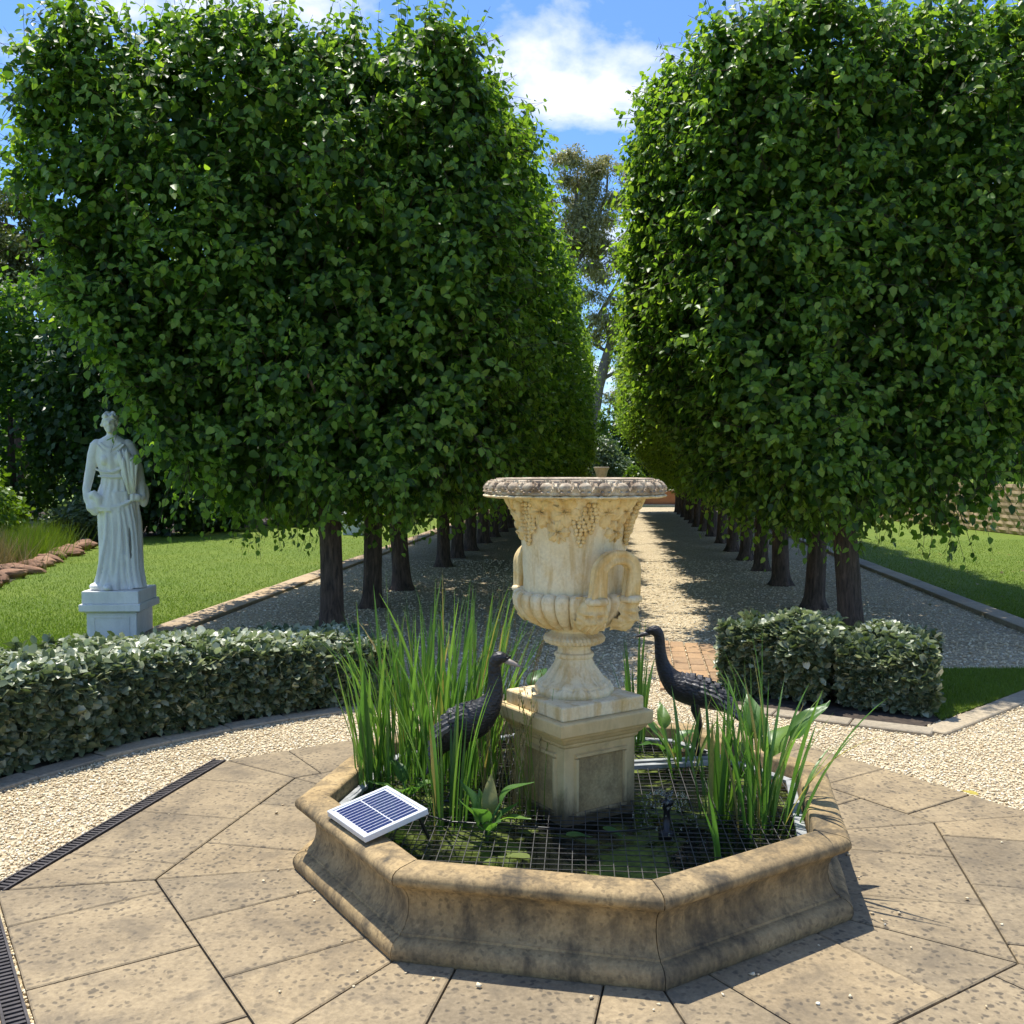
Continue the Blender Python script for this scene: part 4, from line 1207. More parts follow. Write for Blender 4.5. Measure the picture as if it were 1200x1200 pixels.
def seed_grass(name, label, base, n, spread, lmin, lmax, seed, lean=0.0):
    rd = random.Random(seed); root = empty(name, (*base, GZ - 0.04)); tag(root, label, 'grass')
    for i in range(n):
        x, y = rd.gauss(0, spread[0]), rd.gauss(0, spread[1]); L = rd.uniform(lmin, lmax); a = rd.uniform(0, 6.28); b = rd.uniform(0.05, 0.35)*L
        d = Vector((math.cos(a)*b + lean*L, math.sin(a)*b, 0))
        pts = [Vector((x, y, 0)) + d*t*t + Vector((0, 0, L*t)) for t in (0, .25, .5, .75, 1)]
        m = MB().tube(pts, [0.0022, 0.002, 0.0017, 0.0013, 0.0008], 4)
        st = m.build('stem', M['straw'] if rd.random() < 0.7 else M['grass_blade'], root)
        if rd.random() < 0.4:
            h = MB()
            for q in range(10):
                t = 0.72 + 0.028*q; c = Vector((x, y, 0)) + d*t*t + Vector((rd.uniform(-.008, .008), rd.uniform(-.008, .008), L*t))
                h.ellipsoid(c, (0.0022, 0.0022, 0.006), 5, 4)
            h.build('seed_head', M['straw'], st)
seed_grass('seeding_grass', 'thin straw-coloured seeding grass in front of the pedestal left face', (0.02, 3.78), 46, (0.06, 0.07), 0.25, 0.55, 1)
seed_grass('seeding_grass', 'pale seed-headed grass stems between tall reeds and urn', (0.02, 4.35), 22, (0.09, 0.06), 0.5, 0.85, 2, 0.10)

def broad_leaf_mesh(seed, L=1.0, W=0.42, curl=0.35):
    rd = random.Random(seed); nu, nv = 10, 6; v, f = [], []
    for i in range(nu+1):
        q = i/nu; w = W*math.sin(math.pi*min(1, q**0.62))**0.85*(1-0.15*q) + 0.004
        x = L*q*(1-0.2*curl*q); z = -curl*L*q*q*0.8 + 0.04*math.sin(5*q)
        for j in range(nv+1):
            e = -1 + 2*j/nv
            v.append((x, e*w, z + 0.20*w*abs(e)**1.3 + 0.02*math.sin(9*q+3*e)))
    for i in range(nu):
        for j in range(nv):
            a = i*(nv+1)+j; f.append((a, a+1, a+nv+2, a+nv+1))
    return mesh('leaf', v, f, M['reed'], True)
BLF = [broad_leaf_mesh(i, 1.0, 0.21 + 0.04*(i % 3), [0.15, 0.4, 0.7, 0.25][i % 4]) for i in range(6)]
def broad_plant(name, label, base, spec):
    """spec: (azimuth deg, stalk height, pitch deg of the leaf, leaf length)"""
    root = empty(name, (*base, GZ - 0.04)); tag(root, label, 'water plant')
    for i, (az, h, pit, L) in enumerate(spec):
        a = R(az); out = Vector((math.cos(a), math.sin(a), 0))
        end = out*(0.25*h + 0.02) + Vector((0, 0, h))
        lf = link('leaf', BLF[i % 6], root, loc=end, rot=(random.uniform(-.3, .3), -R(pit), a), scale=(L, L, L))
        MB().tube([(0, 0, 0), out*0.1*h + Vector((0, 0, h*0.55)), end], [0.006, 0.005, 0.004], 6).build('stalk', M['reed'], root)
broad_plant('water_plant', 'broad-leaved water plant in front of the left bird statue', (-0.09, 3.50), [(80, 0.08, 80, 0.15), (-15, 0.06, 38, 0.14), (25, 0.13, 62, 0.14), (150, 0.09, 72, 0.14), (110, 0.05, 78, 0.13), (-70, 0.05, 55, 0.11), (200, 0.06, 65, 0.13), (10, 0.04, 70, 0.13), (-110, 0.08, 75, 0.13)])
broad_plant('water_plant', 'low broad-leaved plant among reeds behind the solar panel', (-0.42, 3.88), [(200, 0.04, 40, 0.15), (120, 0.08, 55, 0.14), (20, 0.05, 40, 0.14), (-60, 0.05, 45, 0.13), (260, 0.06, 30, 0.12)])
broad_plant('water_plant', 'tall broad leaves rising inside the right reed clump', (0.96, 3.66), [(10, 0.32, 50, 0.22), (100, 0.30, 75, 0.20), (60, 0.24, 60, 0.20)])
broad_plant('water_plant', 'broad-leaved plant under the right bird statue breast', (0.72, 4.45), [(170, 0.12, 50, 0.15), (210, 0.06, 40, 0.15), (20, 0.08, 60, 0.13), (100, 0.14, 60, 0.15), (-50, 0.05, 40, 0.12)])
broad_plant('water_plant', 'broad leaves showing between the tall reeds and urn foot', (0.05, 4.45), [(20, 0.28, 40, 0.18), (-30, 0.22, 45, 0.17), (60, 0.32, 60, 0.16), (150, 0.3, 50, 0.16)])
fl_ = [((0.19, 3.42), 0.11, 20, 'pale green leaf floating on the mesh in front of the pedestal'), ((0.06, 3.22), 0.13, 150, 'large yellow-green leaf lying flat on the mesh near the front rim'), ((0.33, 3.50), 0.09, -40, 'dark green leaf lying at the pedestal foot')]
for (x, y), s, a, lab in fl_:
    o = link('fallen_leaf', BLF[0], None, loc=(x, y, GZ + 0.012), rot=(0.05, 0.1, R(a)), scale=(s, s, s*0.5)); tag(o, lab, 'leaf')

# ------------------------------------------------------------------ bird statues
def bird(name, label, loc, rz, pose='up'):
    root = empty(name, loc, rz); tag(root, label, 'bird statue', 'dark bronze bird statues in the pond')
    if pose == 'up':
        sp = [(-.135,.165,.010,.006),(-.125,.185,.028,.018),(-.105,.225,.052,.042),(-.07,.27,.070,.060),(-.02,.305,.074,.072),(.035,.335,.064,.070),(.080,.380,.046,.052),(.105,.425,.033,.036),(.110,.475,.027,.029),(.108,.52,.0245,.0255),(.110,.55,.025,.025),(.122,.573,.028,.027),(.142,.576,.024,.022),(.158,.571,.014,.013),(.165,.568,.008,.008)]
    else:
        sp = [(-.235,.185,.012,.006),(-.205,.205,.034,.016),(-.15,.245,.058,.042),(-.09,.275,.074,.062),(-.02,.295,.076,.070),(.04,.315,.062,.064),(.085,.355,.042,.046),(.112,.405,.030,.033),(.124,.455,.025,.027),(.128,.505,.023,.024),(.132,.54,.024,.024),(.146,.562,.027,.026),(.166,.562,.023,.021),(.182,.555,.013,.012),(.188,.553,.007,.007)]
    # refine the spine
    a = np.array(sp); s = np.linspace(0, len(a)-1, 54)
    def cub(c):
        out = []
        for t in s:
            i = min(int(t), len(a)-2); u = t-i
            p0, p1, p2, p3 = a[max(i-1, 0), c], a[i, c], a[i+1, c], a[min(i+2, len(a)-1), c]
            out.append(0.5*((2*p1) + (-p0+p2)*u + (2*p0-5*p1+4*p2-p3)*u*u + (-p0+3*p1-3*p2+p3)*u**3))
        return np.array(out)
    X, Z, W, H = cub(0), cub(1), cub(2), cub(3)
    rings = []; n = 20
    for i in range(len(s)):
        t = Vector((X[min(i+1, len(s)-1)]-X[max(i-1, 0)], 0, Z[min(i+1, len(s)-1)]-Z[max(i-1, 0)])).normalized()
        up = Vector((-t.z, 0, t.x))
        rings.append([Vector((X[i], 0, Z[i])) + Vector((0, 1, 0))*W[i]*math.cos(2*math.pi*j/n) + up*H[i]*math.sin(2*math.pi*j/n)*(1.0) for j in range(n)])
    MB().loft(rings).build('body', M['feathered'], root, smooth=True)
    hx, hz = X[-6], Z[-6]
    b = MB(); tip = Vector((X[-1]+0.052, 0, Z[-1]-0.022)); st = Vector((X[-1]-0.012, 0, Z[-1]))
    b.tube([st, st.lerp(tip, 0.4), st.lerp(tip, 0.8), tip], [0.0125, 0.0105, 0.006, 0.002], 10)
    b.build('beak', M['beak'] if pose == 'up' else M['bronze_worn'], root, smooth=True)
    for sg in (-1, 1):
        e = MB().ellipsoid((hx+0.012, sg*W[-6]*0.93, hz+0.006), (0.0055, 0.004, 0.0055), 10, 6)
        e.build('eye', M['black_plastic'], root, smooth=True)
        # wing of overlapping feathers
        w = MB(); feats = []
        for rr_, (cnt, ln, q0, q1, v) in enumerate(((6, 0.085, 0.00, 0.40, -0.08), (7, 0.055, 0.02, 0.62, 0.14), (8, 0.036, 0.05, 0.82, 0.36), (8, 0.032, 0.10, 0.90, 0.56), (8, 0.030, 0.14, 0.94, 0.76), (8, 0.028, 0.18, 0.96, 0.95), (8, 0.026, 0.16, 0.94, 1.12))):
            for c in range(cnt):
                feats.append((q0 + (q1-q0)*(c+0.5)/cnt, v, ln, rr_))
        def surf(q, v, lift):
            tt = 0.08 + 0.62*q; k = tt*(len(a)-1)/(len(a)-1)*len(s)*0.62
            i = int(min(max(k, 0), len(s)-2))
            t = Vector((X[i+1]-X[max(i-1, 0)], 0, Z[i+1]-Z[max(i-1, 0)])).normalized(); up = Vector((-t.z, 0, t.x))
            an = v*1.25 + 0.1
            return Vector((X[i], 0, Z[i])) + Vector((0, sg, 0))*(W[i]+lift)*math.cos(an) + up*(H[i]+lift)*math.sin(an), t, up, an
        for q, v, ln, ly in feats:
            p, t, up, an = surf(q, v, 0.0015 + (0.004 if ly == 0 else 0))
            nrm_ = (Vector((0, sg, 0))*math.cos(an) + up*math.sin(an)).normalized()
            d = (-t*1.0 + nrm_*(0.10 if ly == 0 else 0.24) - Vector((0, 0, 0.06))).normalized(); sd = d.cross(nrm_).normalized()
            wd = 0.027 if ly else 0.022
            pts = []
            for u_, ww in ((0, 0.5), (0.35, 1.0), (0.75, 0.85), (1.0, 0.15)):
                c = p + d*ln*u_
                pts.append((c - sd*wd*ww*0.5 - nrm_*0.002, c + nrm_*0.0045, c + sd*wd*ww*0.5 - nrm_*0.002))
            vv = [x for r_ in pts for x in r_]
            ff = [(i*3+j, i*3+j+1, i*3+j+4, i*3+j+3) for i in range(3) for j in range(2)]
            w.add(vv, ff)
        w.build('wing', M['bronze_worn'], root)
        # leg with a backward hock and three toes
        lx = -0.045; ly_ = sg*0.035
        l = MB().tube([(lx, ly_, 0.29), (lx+0.012, ly_, 0.215), (lx-0.012, ly_, 0.135), (lx, ly_, 0.06), (lx, ly_, 0.0)], [0.034, 0.021, 0.0105, 0.008, 0.009], 10)
        for ta in (-0.45, 0, 0.45, math.pi):
            l.tube([(lx, ly_, 0.006), (lx + 0.03*math.cos(ta), ly_+0.03*math.sin(ta), 0.009), (lx + 0.058*math.cos(ta), ly_+0.058*math.sin(ta), 0.003)], [0.007, 0.006, 0.002], 6)
        l.build('leg', M['bronze'], root, smooth=True)
    return root
bird('bird_statue', 'dark bronze long-necked bird statue among tall reeds, facing right', (-0.17, 3.78, GZ + 0.006), R(-18))
bird('bird_statue', 'dark bronze bird statue with feathered back beside the pedestal, facing left', (0.80, 4.42, GZ + 0.006), R(170), 'low')

# ------------------------------------------------------------------ solar panel on the rim
sp = empty('solar_panel', (-0.471, 3.386, 0.3335))
sp.rotation_euler = (Matrix.Rotation(R(34.3), 4, 'Z') @ Matrix.Rotation(R(-11.4), 4, 'Y')).to_euler()
tag(sp, 'small white-framed blue solar panel resting on the left pond rim', 'solar panel')
PW, PH, FB = 0.245, 0.303, 0.014
for a, b in (((-PW/2, -PH/2, 0), (PW/2, -PH/2+FB, 0.021)), ((-PW/2, PH/2-FB, 0), (PW/2, PH/2, 0.021)), ((-PW/2, -PH/2+FB+.0005, 0), (-PW/2+FB, PH/2-FB-.0005, 0.021)), ((PW/2-FB, -PH/2+FB+.0005, 0), (PW/2, PH/2-FB-.0005, 0.021))):
    link('frame_bar', bevel_mesh(MB().box(a, b).mesh('frame_bar', M['alu']), 0.0015, 1), sp)
MB().box((-PW/2+FB+.0005, -PH/2+FB+.0005, 0.004), (PW/2-FB-.0005, PH/2-FB-.0005, 0.0165)).build('backsheet', M['backing'], sp)
cm = MB().box((-0.0480, -0.0080, 0), (0.0480, 0.0080, 0.0008)).mesh('cell', M['cell'])
for i in range(12):
    for j in (-1, 1):
        link('cell', cm, sp, loc=(j*0.0505, -0.1188 + i*0.0216, 0.0170))
MB().box((0.03, -0.04, -0.025), (0.09, 0.04, -0.001)).build('junction_box', M['black_plastic'], sp)
for q in (-0.11, 0.11):
    MB().tube([(0.10, q, 0.0), (0.125, q, -0.105)], 0.006, 8).build('prop_leg', M['black_plastic'], sp)
cb = MB().tube([(-0.43, 3.55, 0.305), (-0.37, 3.62, 0.262), (-0.22, 3.55, 0.25), (0.1, 3.50, 0.248), (0.35, 3.45, 0.25), (0.53, 3.50, 0.246)], 0.0035, 6)
tag(cb.build('power_cable', M['black_plastic'], smooth=True), 'thin black cable running from the solar panel over the mesh', 'cable')

# ------------------------------------------------------------------ fountain nozzle and its spray
fn = empty('fountain_nozzle', (0.565, 3.53, WZ)); tag(fn, 'small black fountain nozzle spraying droplets right of the pedestal', 'fountain')
MB().loft([[(r_*math.cos(2*math.pi*j/16), r_*math.sin(2*math.pi*j/16), z) for j in range(16)] for r_, z in ((0.03, 0), (0.03, 0.03), (0.014, 0.036), (0.012, 0.105), (0.016, 0.112), (0.024, 0.135), (0.026, 0.142), (0.010, 0.146))]).build('nozzle_body', M['black_plastic'], fn, smooth=True)
MB().tube([(0, 0, 0.14), (0, 0, 0.165)], 0.006, 8).build('nozzle_tip', M['black_plastic'], fn)
m = MB()
for i in range(150):
    a = random.uniform(0, 6.28); t = random.uniform(0.05, 1); rr_ = 0.16*t*random.uniform(0.7, 1.1); z = 0.16 + 0.10*t - 0.26*t*t
    s_ = random.uniform(0.002, 0.0045)
    m.ellipsoid((rr_*math.cos(a), rr_*math.sin(a), max(z, 0.005)), (s_, s_, s_*1.6), 6, 4)
tag(m.build('spray', M['drop'], fn, smooth=True), kind='stuff')

# ------------------------------------------------------------------ statue of a draped figure
def statue_mesh():
    m = MB(); n = 96
    def loft(levels, fold, nf, ph, tw):
        rings = []
        zs = [l[0] for l in levels]
        zz_ = np.linspace(zs[0], zs[-1], 46)
        L = np.array(levels)
        for z in zz_:
            cx, cy, a, b, am = [np.interp(z, L[:, 0], L[:, c]) for c in range(1, 6)]
            ring = []
            for j in range(n):
                t = 2*math.pi*j/n
                w = fold(t, z)*am*1.5
                ring.append((cx + (a+w)*math.cos(t), cy + (b+w)*math.sin(t), z))
            rings.append(ring)
        m.loft(rings)
    def f_skirt(t, z):
        s = 0.0
        s += abs(math.sin(6*t + 1.6*math.sin(2.2*z+0.4) + 0.5))**0.6 - 0.6
        s += 0.6*(abs(math.sin(10*t - 2.4*z + 1.2))**0.7 - 0.6)
        s += 0.5*math.cos(t*3 - 2.8*z)
        return s
    # z, cx, cy, half width, half depth, fold
    loft([(0.0, -0.015, 0, 0.235, 0.19, 0.020), (0.06, -0.012, 0, 0.222, 0.18, 0.020), (0.18, 0.0, 0, 0.195, 0.165, 0.020), (0.40, 0.012, 0, 0.192, 0.155, 0.018), (0.60, 0.012, 0, 0.192, 0.15, 0.016), (0.75, 0.0, 0, 0.186, 0.145, 0.012), (0.86, -0.004, 0, 0.175, 0.135, 0.008)], f_skirt, 8, 0, 0)
    def f_pep(t, z): return 0.7*(abs(math.sin(8*t + 2.0*math.sin(3*z)))**0.7 - 0.5) + 0.4*math.sin(15*t+4*z)
    loft([(0.69, -0.03, -0.005, 0.205, 0.165, 0.016), (0.74, -0.025, -0.005, 0.200, 0.160, 0.016), (0.82, -0.018, 0, 0.172, 0.142, 0.014), (0.93, -0.012, 0, 0.140, 0.115, 0.009), (1.00, -0.014, 0, 0.130, 0.105, 0.005)], f_pep, 0, 0, 0)
    def f_top(t, z): return 0.8*math.sin(5*t+9*z) + 0.5*math.sin(13*t - 7*z)
    loft([(0.97, -0.014, 0, 0.134, 0.107, 0.004), (1.02, -0.02, 0, 0.140, 0.110, 0.006), (1.10, -0.03, -0.004, 0.152, 0.122, 0.006), (1.17, -0.038, 0, 0.160, 0.118, 0.005), (1.25, -0.045, 0.01, 0.166, 0.098, 0.004), (1.30, -0.048, 0.012, 0.150, 0.080, 0.002), (1.335, -0.05, 0.012, 0.092, 0.064, 0.0), (1.355, -0.05, 0.012, 0.055, 0.05, 0.0)], f_top, 0, 0, 0)
    for s in (-1, 1): m.ellipsoid((-0.035 + s*0.062, -0.088, 1.135), (0.052, 0.045, 0.052), 14, 10)
    # draped swags across bust and hips
    def swag(x0, z0, x1, z1, sag, y, r):
        pts = []
        for i in range(13):
            q = i/12; x = x0+(x1-x0)*q
            pts.append((x, y - 0.03*math.sin(math.pi*q), z0+(z1-z0)*q - sag*math.sin(math.pi*q)))
        m.tube(pts, r, 8)
    swag(-0.17, 1.27, 0.075, 1.28, 0.085, -0.070, 0.010); swag(-0.15, 1.29, 0.05, 1.29, 0.055, -0.064, 0.009)
    swag(-0.19, 1.06, 0.10, 1.10, 0.05, -0.098, 0.011); swag(-0.17, 1.00, 0.105, 1.00, 0.012, -0.092, 0.010)
    swag(-0.20, 0.74, 0.17, 0.80, 0.045, -0.128, 0.016)
    # long diagonal folds down the skirt
    for x0, x1, q in ((0.10, 0.20, 0.0), (0.05, 0.15, 0.01), (0.0, 0.09, 0.012), (-0.05, -0.02, 0.012), (0.13, 0.225, -0.02), (-0.10, -0.17, 0.0), (0.02, 0.02, 0.015)):
        pts = [(x0 + (x1-x0)*t**1.4 + 0.02*math.sin(5*t), -0.135 - q - 0.028*math.sin(3*t) + 0.03*abs(x0+(x1-x0)*t)*4*0.3, 0.76 - 0.75*t) for t in np.linspace(0, 1, 12)]
        m.tube(pts, [0.012 + 0.012*t for t in np.linspace(0, 1, 12)], 8)
    # foot and trailing hem at the viewer's left
    m.ellipsoid((-0.17, -0.10, 0.03), (0.095, 0.10, 0.04), 16, 8); m.ellipsoid((-0.08, -0.17, 0.025), (0.045, 0.085, 0.032), 14, 8)
    # arms: the figure's right arm hangs to a handful of cloth
    m.tube([(-0.195, 0.01, 1.275), (-0.222, 0.0, 1.18), (-0.245, -0.01, 1.06), (-0.262, -0.03, 0.97), (-0.278, -0.06, 0.88), (-0.272, -0.09, 0.80), (-0.255, -0.10, 0.76)], [0.056, 0.054, 0.048, 0.044, 0.038, 0.031, 0.028], 14)
    m.ellipsoid((-0.245, -0.105, 0.735), (0.034, 0.03, 0.05), 12, 8)
    for i in range(4): m.tube([(-0.265 + 0.014*i, -0.128, 0.745), (-0.258 + 0.014*i, -0.142, 0.715), (-0.245+0.012*i, -0.128, 0.69)], [0.0095, 0.009, 0.007], 8)
    m.tube([(-0.225, -0.11, 0.755), (-0.205, -0.135, 0.74), (-0.195, -0.138, 0.72)], [0.011, 0.010, 0.008], 8)
    m.tube([(-0.24, -0.11, 0.83), (-0.205, -0.125, 0.84), (-0.16, -0.13, 0.80), (-0.15, -0.13, 0.72)], [0.03, 0.04, 0.04, 0.02], 10)
    m.ellipsoid((-0.20, -0.10, 0.74), (0.06, 0.045, 0.09), 12, 8)
    # the figure's left arm bends forward round the sheaf
    m.tube([(0.105, 0.01, 1.275), (0.150, 0.01, 1.18), (0.185, 0.0, 1.06), (0.205, -0.03, 0.95), (0.225, -0.07, 0.86), (0.235, -0.105, 0.81), (0.215, -0.13, 0.80)], [0.056, 0.053, 0.050, 0.050, 0.042, 0.036, 0.030], 14)
    m.ellipsoid((0.19, -0.145, 0.81), (0.042, 0.028, 0.036), 12, 8)
    for i in range(4): m.tube([(0.185, -0.150, 0.835-0.016*i), (0.155, -0.172, 0.835-0.016*i), (0.128, -0.165, 0.83-0.015*i)], [0.010, 0.009, 0.007], 8)
    m.ellipsoid((-0.185, 0.012, 1.262), (0.062, 0.062, 0.062), 14, 10); m.ellipsoid((0.092, 0.012, 1.262), (0.062, 0.062, 0.062), 14, 10)
    # sleeve hanging from the left elbow
    m.ellipsoid((0.235, -0.02, 0.83), (0.055, 0.06, 0.11), 14, 10)
    # neck, head, face, hair
    m.tube([(-0.05, 0.012, 1.32), (-0.053, 0.008, 1.37), (-0.057, 0.0, 1.42)], [0.050, 0.044, 0.045], 14)
    hc = Vector((-0.060, -0.012, 1.462))
    m.ellipsoid(hc, (0.064, 0.078, 0.090), 20, 14)
    m.ellipsoid(hc + Vector((0, -0.030, -0.048)), (0.045, 0.045, 0.042), 14, 8)
    m.tube([hc + Vector((0, -0.073, 0.022)), hc + Vector((0, -0.088, -0.006)), hc + Vector((0, -0.086, -0.014))], [0.009, 0.013, 0.008], 8)
    for s in (-1, 1):
        m.tube([hc + Vector((s*0.012, -0.078, 0.022)), hc + Vector((s*0.030, -0.072, 0.026)), hc + Vector((s*0.046, -0.056, 0.018))], 0.007, 8)
        m.ellipsoid(hc + Vector((s*0.026, -0.067, 0.006)), (0.010, 0.008, 0.006), 8, 6)
        m.ellipsoid(hc + Vector((s*0.034, -0.052, -0.026)), (0.020, 0.018, 0.020), 10, 6)
        m.ellipsoid(hc + Vector((s*0.064, 0.004, -0.006)), (0.008, 0.014, 0.020), 8, 6)
    m.ellipsoid(hc + Vector((0, -0.073, -0.037)), (0.018, 0.010, 0.0045), 10, 6); m.ellipsoid(hc + Vector((0, -0.071, -0.047)), (0.015, 0.010, 0.005), 10, 6)
    m.ellipsoid(hc + Vector((0, -0.066, -0.072)), (0.018, 0.016, 0.014), 10, 6)
    rd = random.Random(4)
    for i in range(60):
        a = R(-20 + 220*rd.random()); el = rd.uniform(-0.25, 1.25)
        if math.sin(a) < 0.1 and el < 0.55: el = rd.uniform(0.55, 1.1)
        d = Vector((math.cos(el)*math.cos(a)*0.072, math.cos(el)*math.sin(a)*0.086, math.sin(el)*0.092))
        m.ellipsoid(hc + d + Vector((0, 0.004, 0.008)), (0.018, 0.018, 0.016), 8, 6)
    for s in (-1, 1):
        for i in range(7): m.ellipsoid(hc + Vector((s*(0.030+0.008*i), -0.064+0.011*i, 0.066-0.014*i)), (0.017, 0.017, 0.014), 8, 6)
    m.ellipsoid(hc + Vector((0, 0.086, 0.02)), (0.04, 0.04, 0.04), 10, 8)
    me = m.mesh('figure_raw')
    o = link('figure_raw', me)
    md = o.modifiers.new('r', 'REMESH'); md.mode = 'VOXEL'; md.voxel_size = 0.0078
    sm = o.modifiers.new('s', 'SMOOTH'); sm.iterations = 1; sm.factor = 0.35
    dg = bpy.context.evaluated_depsgraph_get()
    out = bpy.data.meshes.new_from_object(o.evaluated_get(dg))
    out.name = 'figure'
    bpy.data.objects.remove(o)
    out.materials.clear(); out.materials.append(M['marble'])
    out.polygons.foreach_set('use_smooth', [True]*len(out.polygons))
    return out
def sheaf_mesh():
    m = MB(); rd = random.Random(9)
    for i in range(30):
        a = rd.uniform(-0.55, 0.35); b = rd.uniform(-0.5, 0.3); L = rd.uniform(0.22, 0.40)
        s = Vector((0.145 + 0.03*rd.uniform(-1, 1), -0.135 + 0.02*rd.uniform(-1, 1), 0.84))
        e = s + Vector((math.sin(a)*0.42*L - 0.02, b*0.20*L, L))
        mid = s.lerp(e, 0.5) + Vector((0, -0.012, 0))
        m.tube([s, mid, s.lerp(e, 0.75), s.lerp(e, 0.9), e], [0.010, 0.014, 0.022, 0.019, 0.004], 8)
    return m.mesh('sheaf', M['marble'], True)
FIG, SHEAF = statue_mesh(), sheaf_mesh()
def statue(label, plabel, loc, rz, ph):
    p = empty('statue_plinth', loc, R(2)); tag(p, plabel, 'plinth', 'white statue plinths')
    for prof, nm in (([(0.222, -0.03), (0.222, ph-0.20)], 'shaft'), ([(0.232, ph-0.199), (0.240, ph-0.19), (0.272, ph-0.18), (0.272, ph-0.12), (0.266, ph-0.115)], 'cornice'), ([(0.252, ph-0.1145), (0.252, ph)], 'top_slab')):
        m = MB().loft([[(s*h, t*h, z) for s, t in ((-1,-1),(1,-1),(1,1),(-1,1))] for h, z in prof]).mesh(nm, M['marble']); link(nm, bevel_mesh(m, 0.005, 1), p)
    m = MB()
    for ya, yb, za, zb in ((-.16, .16, ph-.245, ph-.235), (-.16, -.15, 0.0, ph-.245), (.15, .16, 0.0, ph-.245)): m.box((ya, -0.228, za), (yb, -0.2222, zb))
    m.build('panel_moulding', M['marble'], p)
    s = empty('garden_statue', (loc[0], loc[1], ph + 0.001), rz, 1.03); s.scale = (0.94, 0.97, 1.035); tag(s, label, 'statue', 'white draped statues')
    link('figure', FIG, s); link('sheaf', SHEAF, s)
statue('white statue of a draped woman holding a sheaf, on the left lawn', 'white stepped plinth behind the left hedge under the draped statue', (-3.62, 9.02, 0), R(14), 0.44)
statue('distant white statue glimpsed between the two nearest left trunks', 'distant white plinth on the lawn seen between the two nearest left trunks', (-3.72, 23.0, 0), R(10), 0.46)

# ------------------------------------------------------------------ border rocks
def rock_mesh(seed):
    bm = bmesh.new(); bmesh.ops.create_icosphere(bm, subdivisions=3, radius=1)
    v = np.array([p.co for p in bm.verts]); k = 1 + 0.22*snoise(v, 1.1, seed) + 0.09*snoise(v, 3.5, seed+9)
    for p, q in zip(bm.verts, k):
        p.co *= q; p.co.z *= 0.75
    me = bpy.data.meshes.new('rock'); bm.to_mesh(me); bm.free(); me.materials.append(M['rock']); return me
RK = [rock_mesh(60+i) for i in range(4)]
nr_ = 13
wo = ['nearest', 'second', 'third', 'fourth', 'fifth', 'sixth', 'seventh', 'eighth', 'ninth', 'tenth', 'eleventh', 'twelfth', 'farthest']
for i in range(nr_):
    t = i/(nr_-1); x = -6.75 - 1.75*t; y = 12.6 + 7.0*t
    o = link('border_rock', RK[i % 4], None, loc=(x + random.uniform(-.08, .08), y, 0.045), rot=(random.uniform(-.3, .3), random.uniform(-.3, .3), random.uniform(0, 6)), scale=(random.uniform(.12, .19), random.uniform(.2, .34), random.uniform(.10, .15)))
    tag(o, f'{wo[i]} brown rock in the row edging the far left garden bed', 'rock', 'brown rocks edging the left garden bed')
bedp = [(-6.6, 12.3), (-8.4, 19.8), (-8.0, 24.5), (-5.0, 27.5), (-4.0, 33), (-30, 40), (-30, 11)]
m = MB(); m.add([(x, y, -0.006) for x, y in bedp], [tuple(range(len(bedp)))]); tag(m.build('garden_bed', M['soil']), kind='structure')

# ------------------------------------------------------------------ retaining wall on the right
rw = empty('retaining_wall', (12.0, 20.0, 0)); tag(rw, 'tan split-face block retaining wall at the far right edge of the lawn', 'wall')
def block_mesh(seed):
    rd = random.Random(seed); n, k = 5, 3; v, f = [], []
    for i in range(n):
        for j in range(k):
            e = i in (0, n-1) or j in (0, k-1)
            v.append((-0.02 - (0.0 if e else rd.uniform(0.006, 0.022)), -0.205 + 0.41*i/(n-1), 0.002 + 0.140*j/(k-1)))
    for i in range(n-1):
        for j in range(k-1):
            a = i*k+j; f.append((a, a+1, a+k+1, a+k))
    b = len(v); v += [(0.2, -0.205, 0.002), (0.2, 0.205, 0.002), (0.2, 0.205, 0.142), (0.2, -0.205, 0.142)]
    f += [(k-1, b+3, b+2, n*k-1, *[i*k+k-1 for i in range(n-2, 0, -1)]), (0, b, b+3, k-1, 1), ((n-1)*k, n*k-2, n*k-1, b+2, b+1)]
    return mesh('block', v, f, M['block'])
BK = [block_mesh(i) for i in range(5)]
ang = -0.065
for c in range(8):
    for i in range(34):
        yy = i*0.42 + (0.21 if c % 2 else 0)
        link('block', random.choice(BK), rw, loc=(-0.095*(yy-5.5) - 0.22 + 0.004*c, yy - 3, c*0.145), rot=(0, 0, 0.095))
m = MB(); m.add([(12.55, 16.5, 1.165), (11.15, 31.6, 1.165), (60, 32, 1.6), (60, 16.5, 1.6)], [(0, 1, 2, 3)]); tag(m.build('upper_ground', M['lawn']), kind='structure')

# ------------------------------------------------------------------ far end: terracotta wall, pot, shrubs
fw = row(-0.2, 39.0)
tw_ = empty('garden_wall', fw, -math.atan(AX)); tag(tw_, 'low terracotta rendered wall closing the far end of the avenue', 'wall')
link('wall_face', bevel_mesh(MB().box((-9, -0.12, 0), (9, 0.12, 0.62)).mesh('wall_face', M['terracotta']), 0.01, 1), tw_)
link('coping', bevel_mesh(MB().box((-9.02, -0.17, 0.6205), (9.02, 0.17, 0.68)).mesh('coping', M['edging_stone']), 0.008, 1), tw_)
link('plinth_course', bevel_mesh(MB().box((-9.01, -0.30, -0.02), (9.01, -0.125, 0.10)).mesh('plinth_course', M['alu_grey']), 0.008, 1), tw_)
pot = empty('planted_pot', (3.63, 39.9, 0)); tag(pot, 'distant stone planter on a pier at the far end of the avenue', 'planter')
MB().box((-.22, -.22, 0), (.22, .22, 1.02)).build('pier', M['edging_stone'], pot)
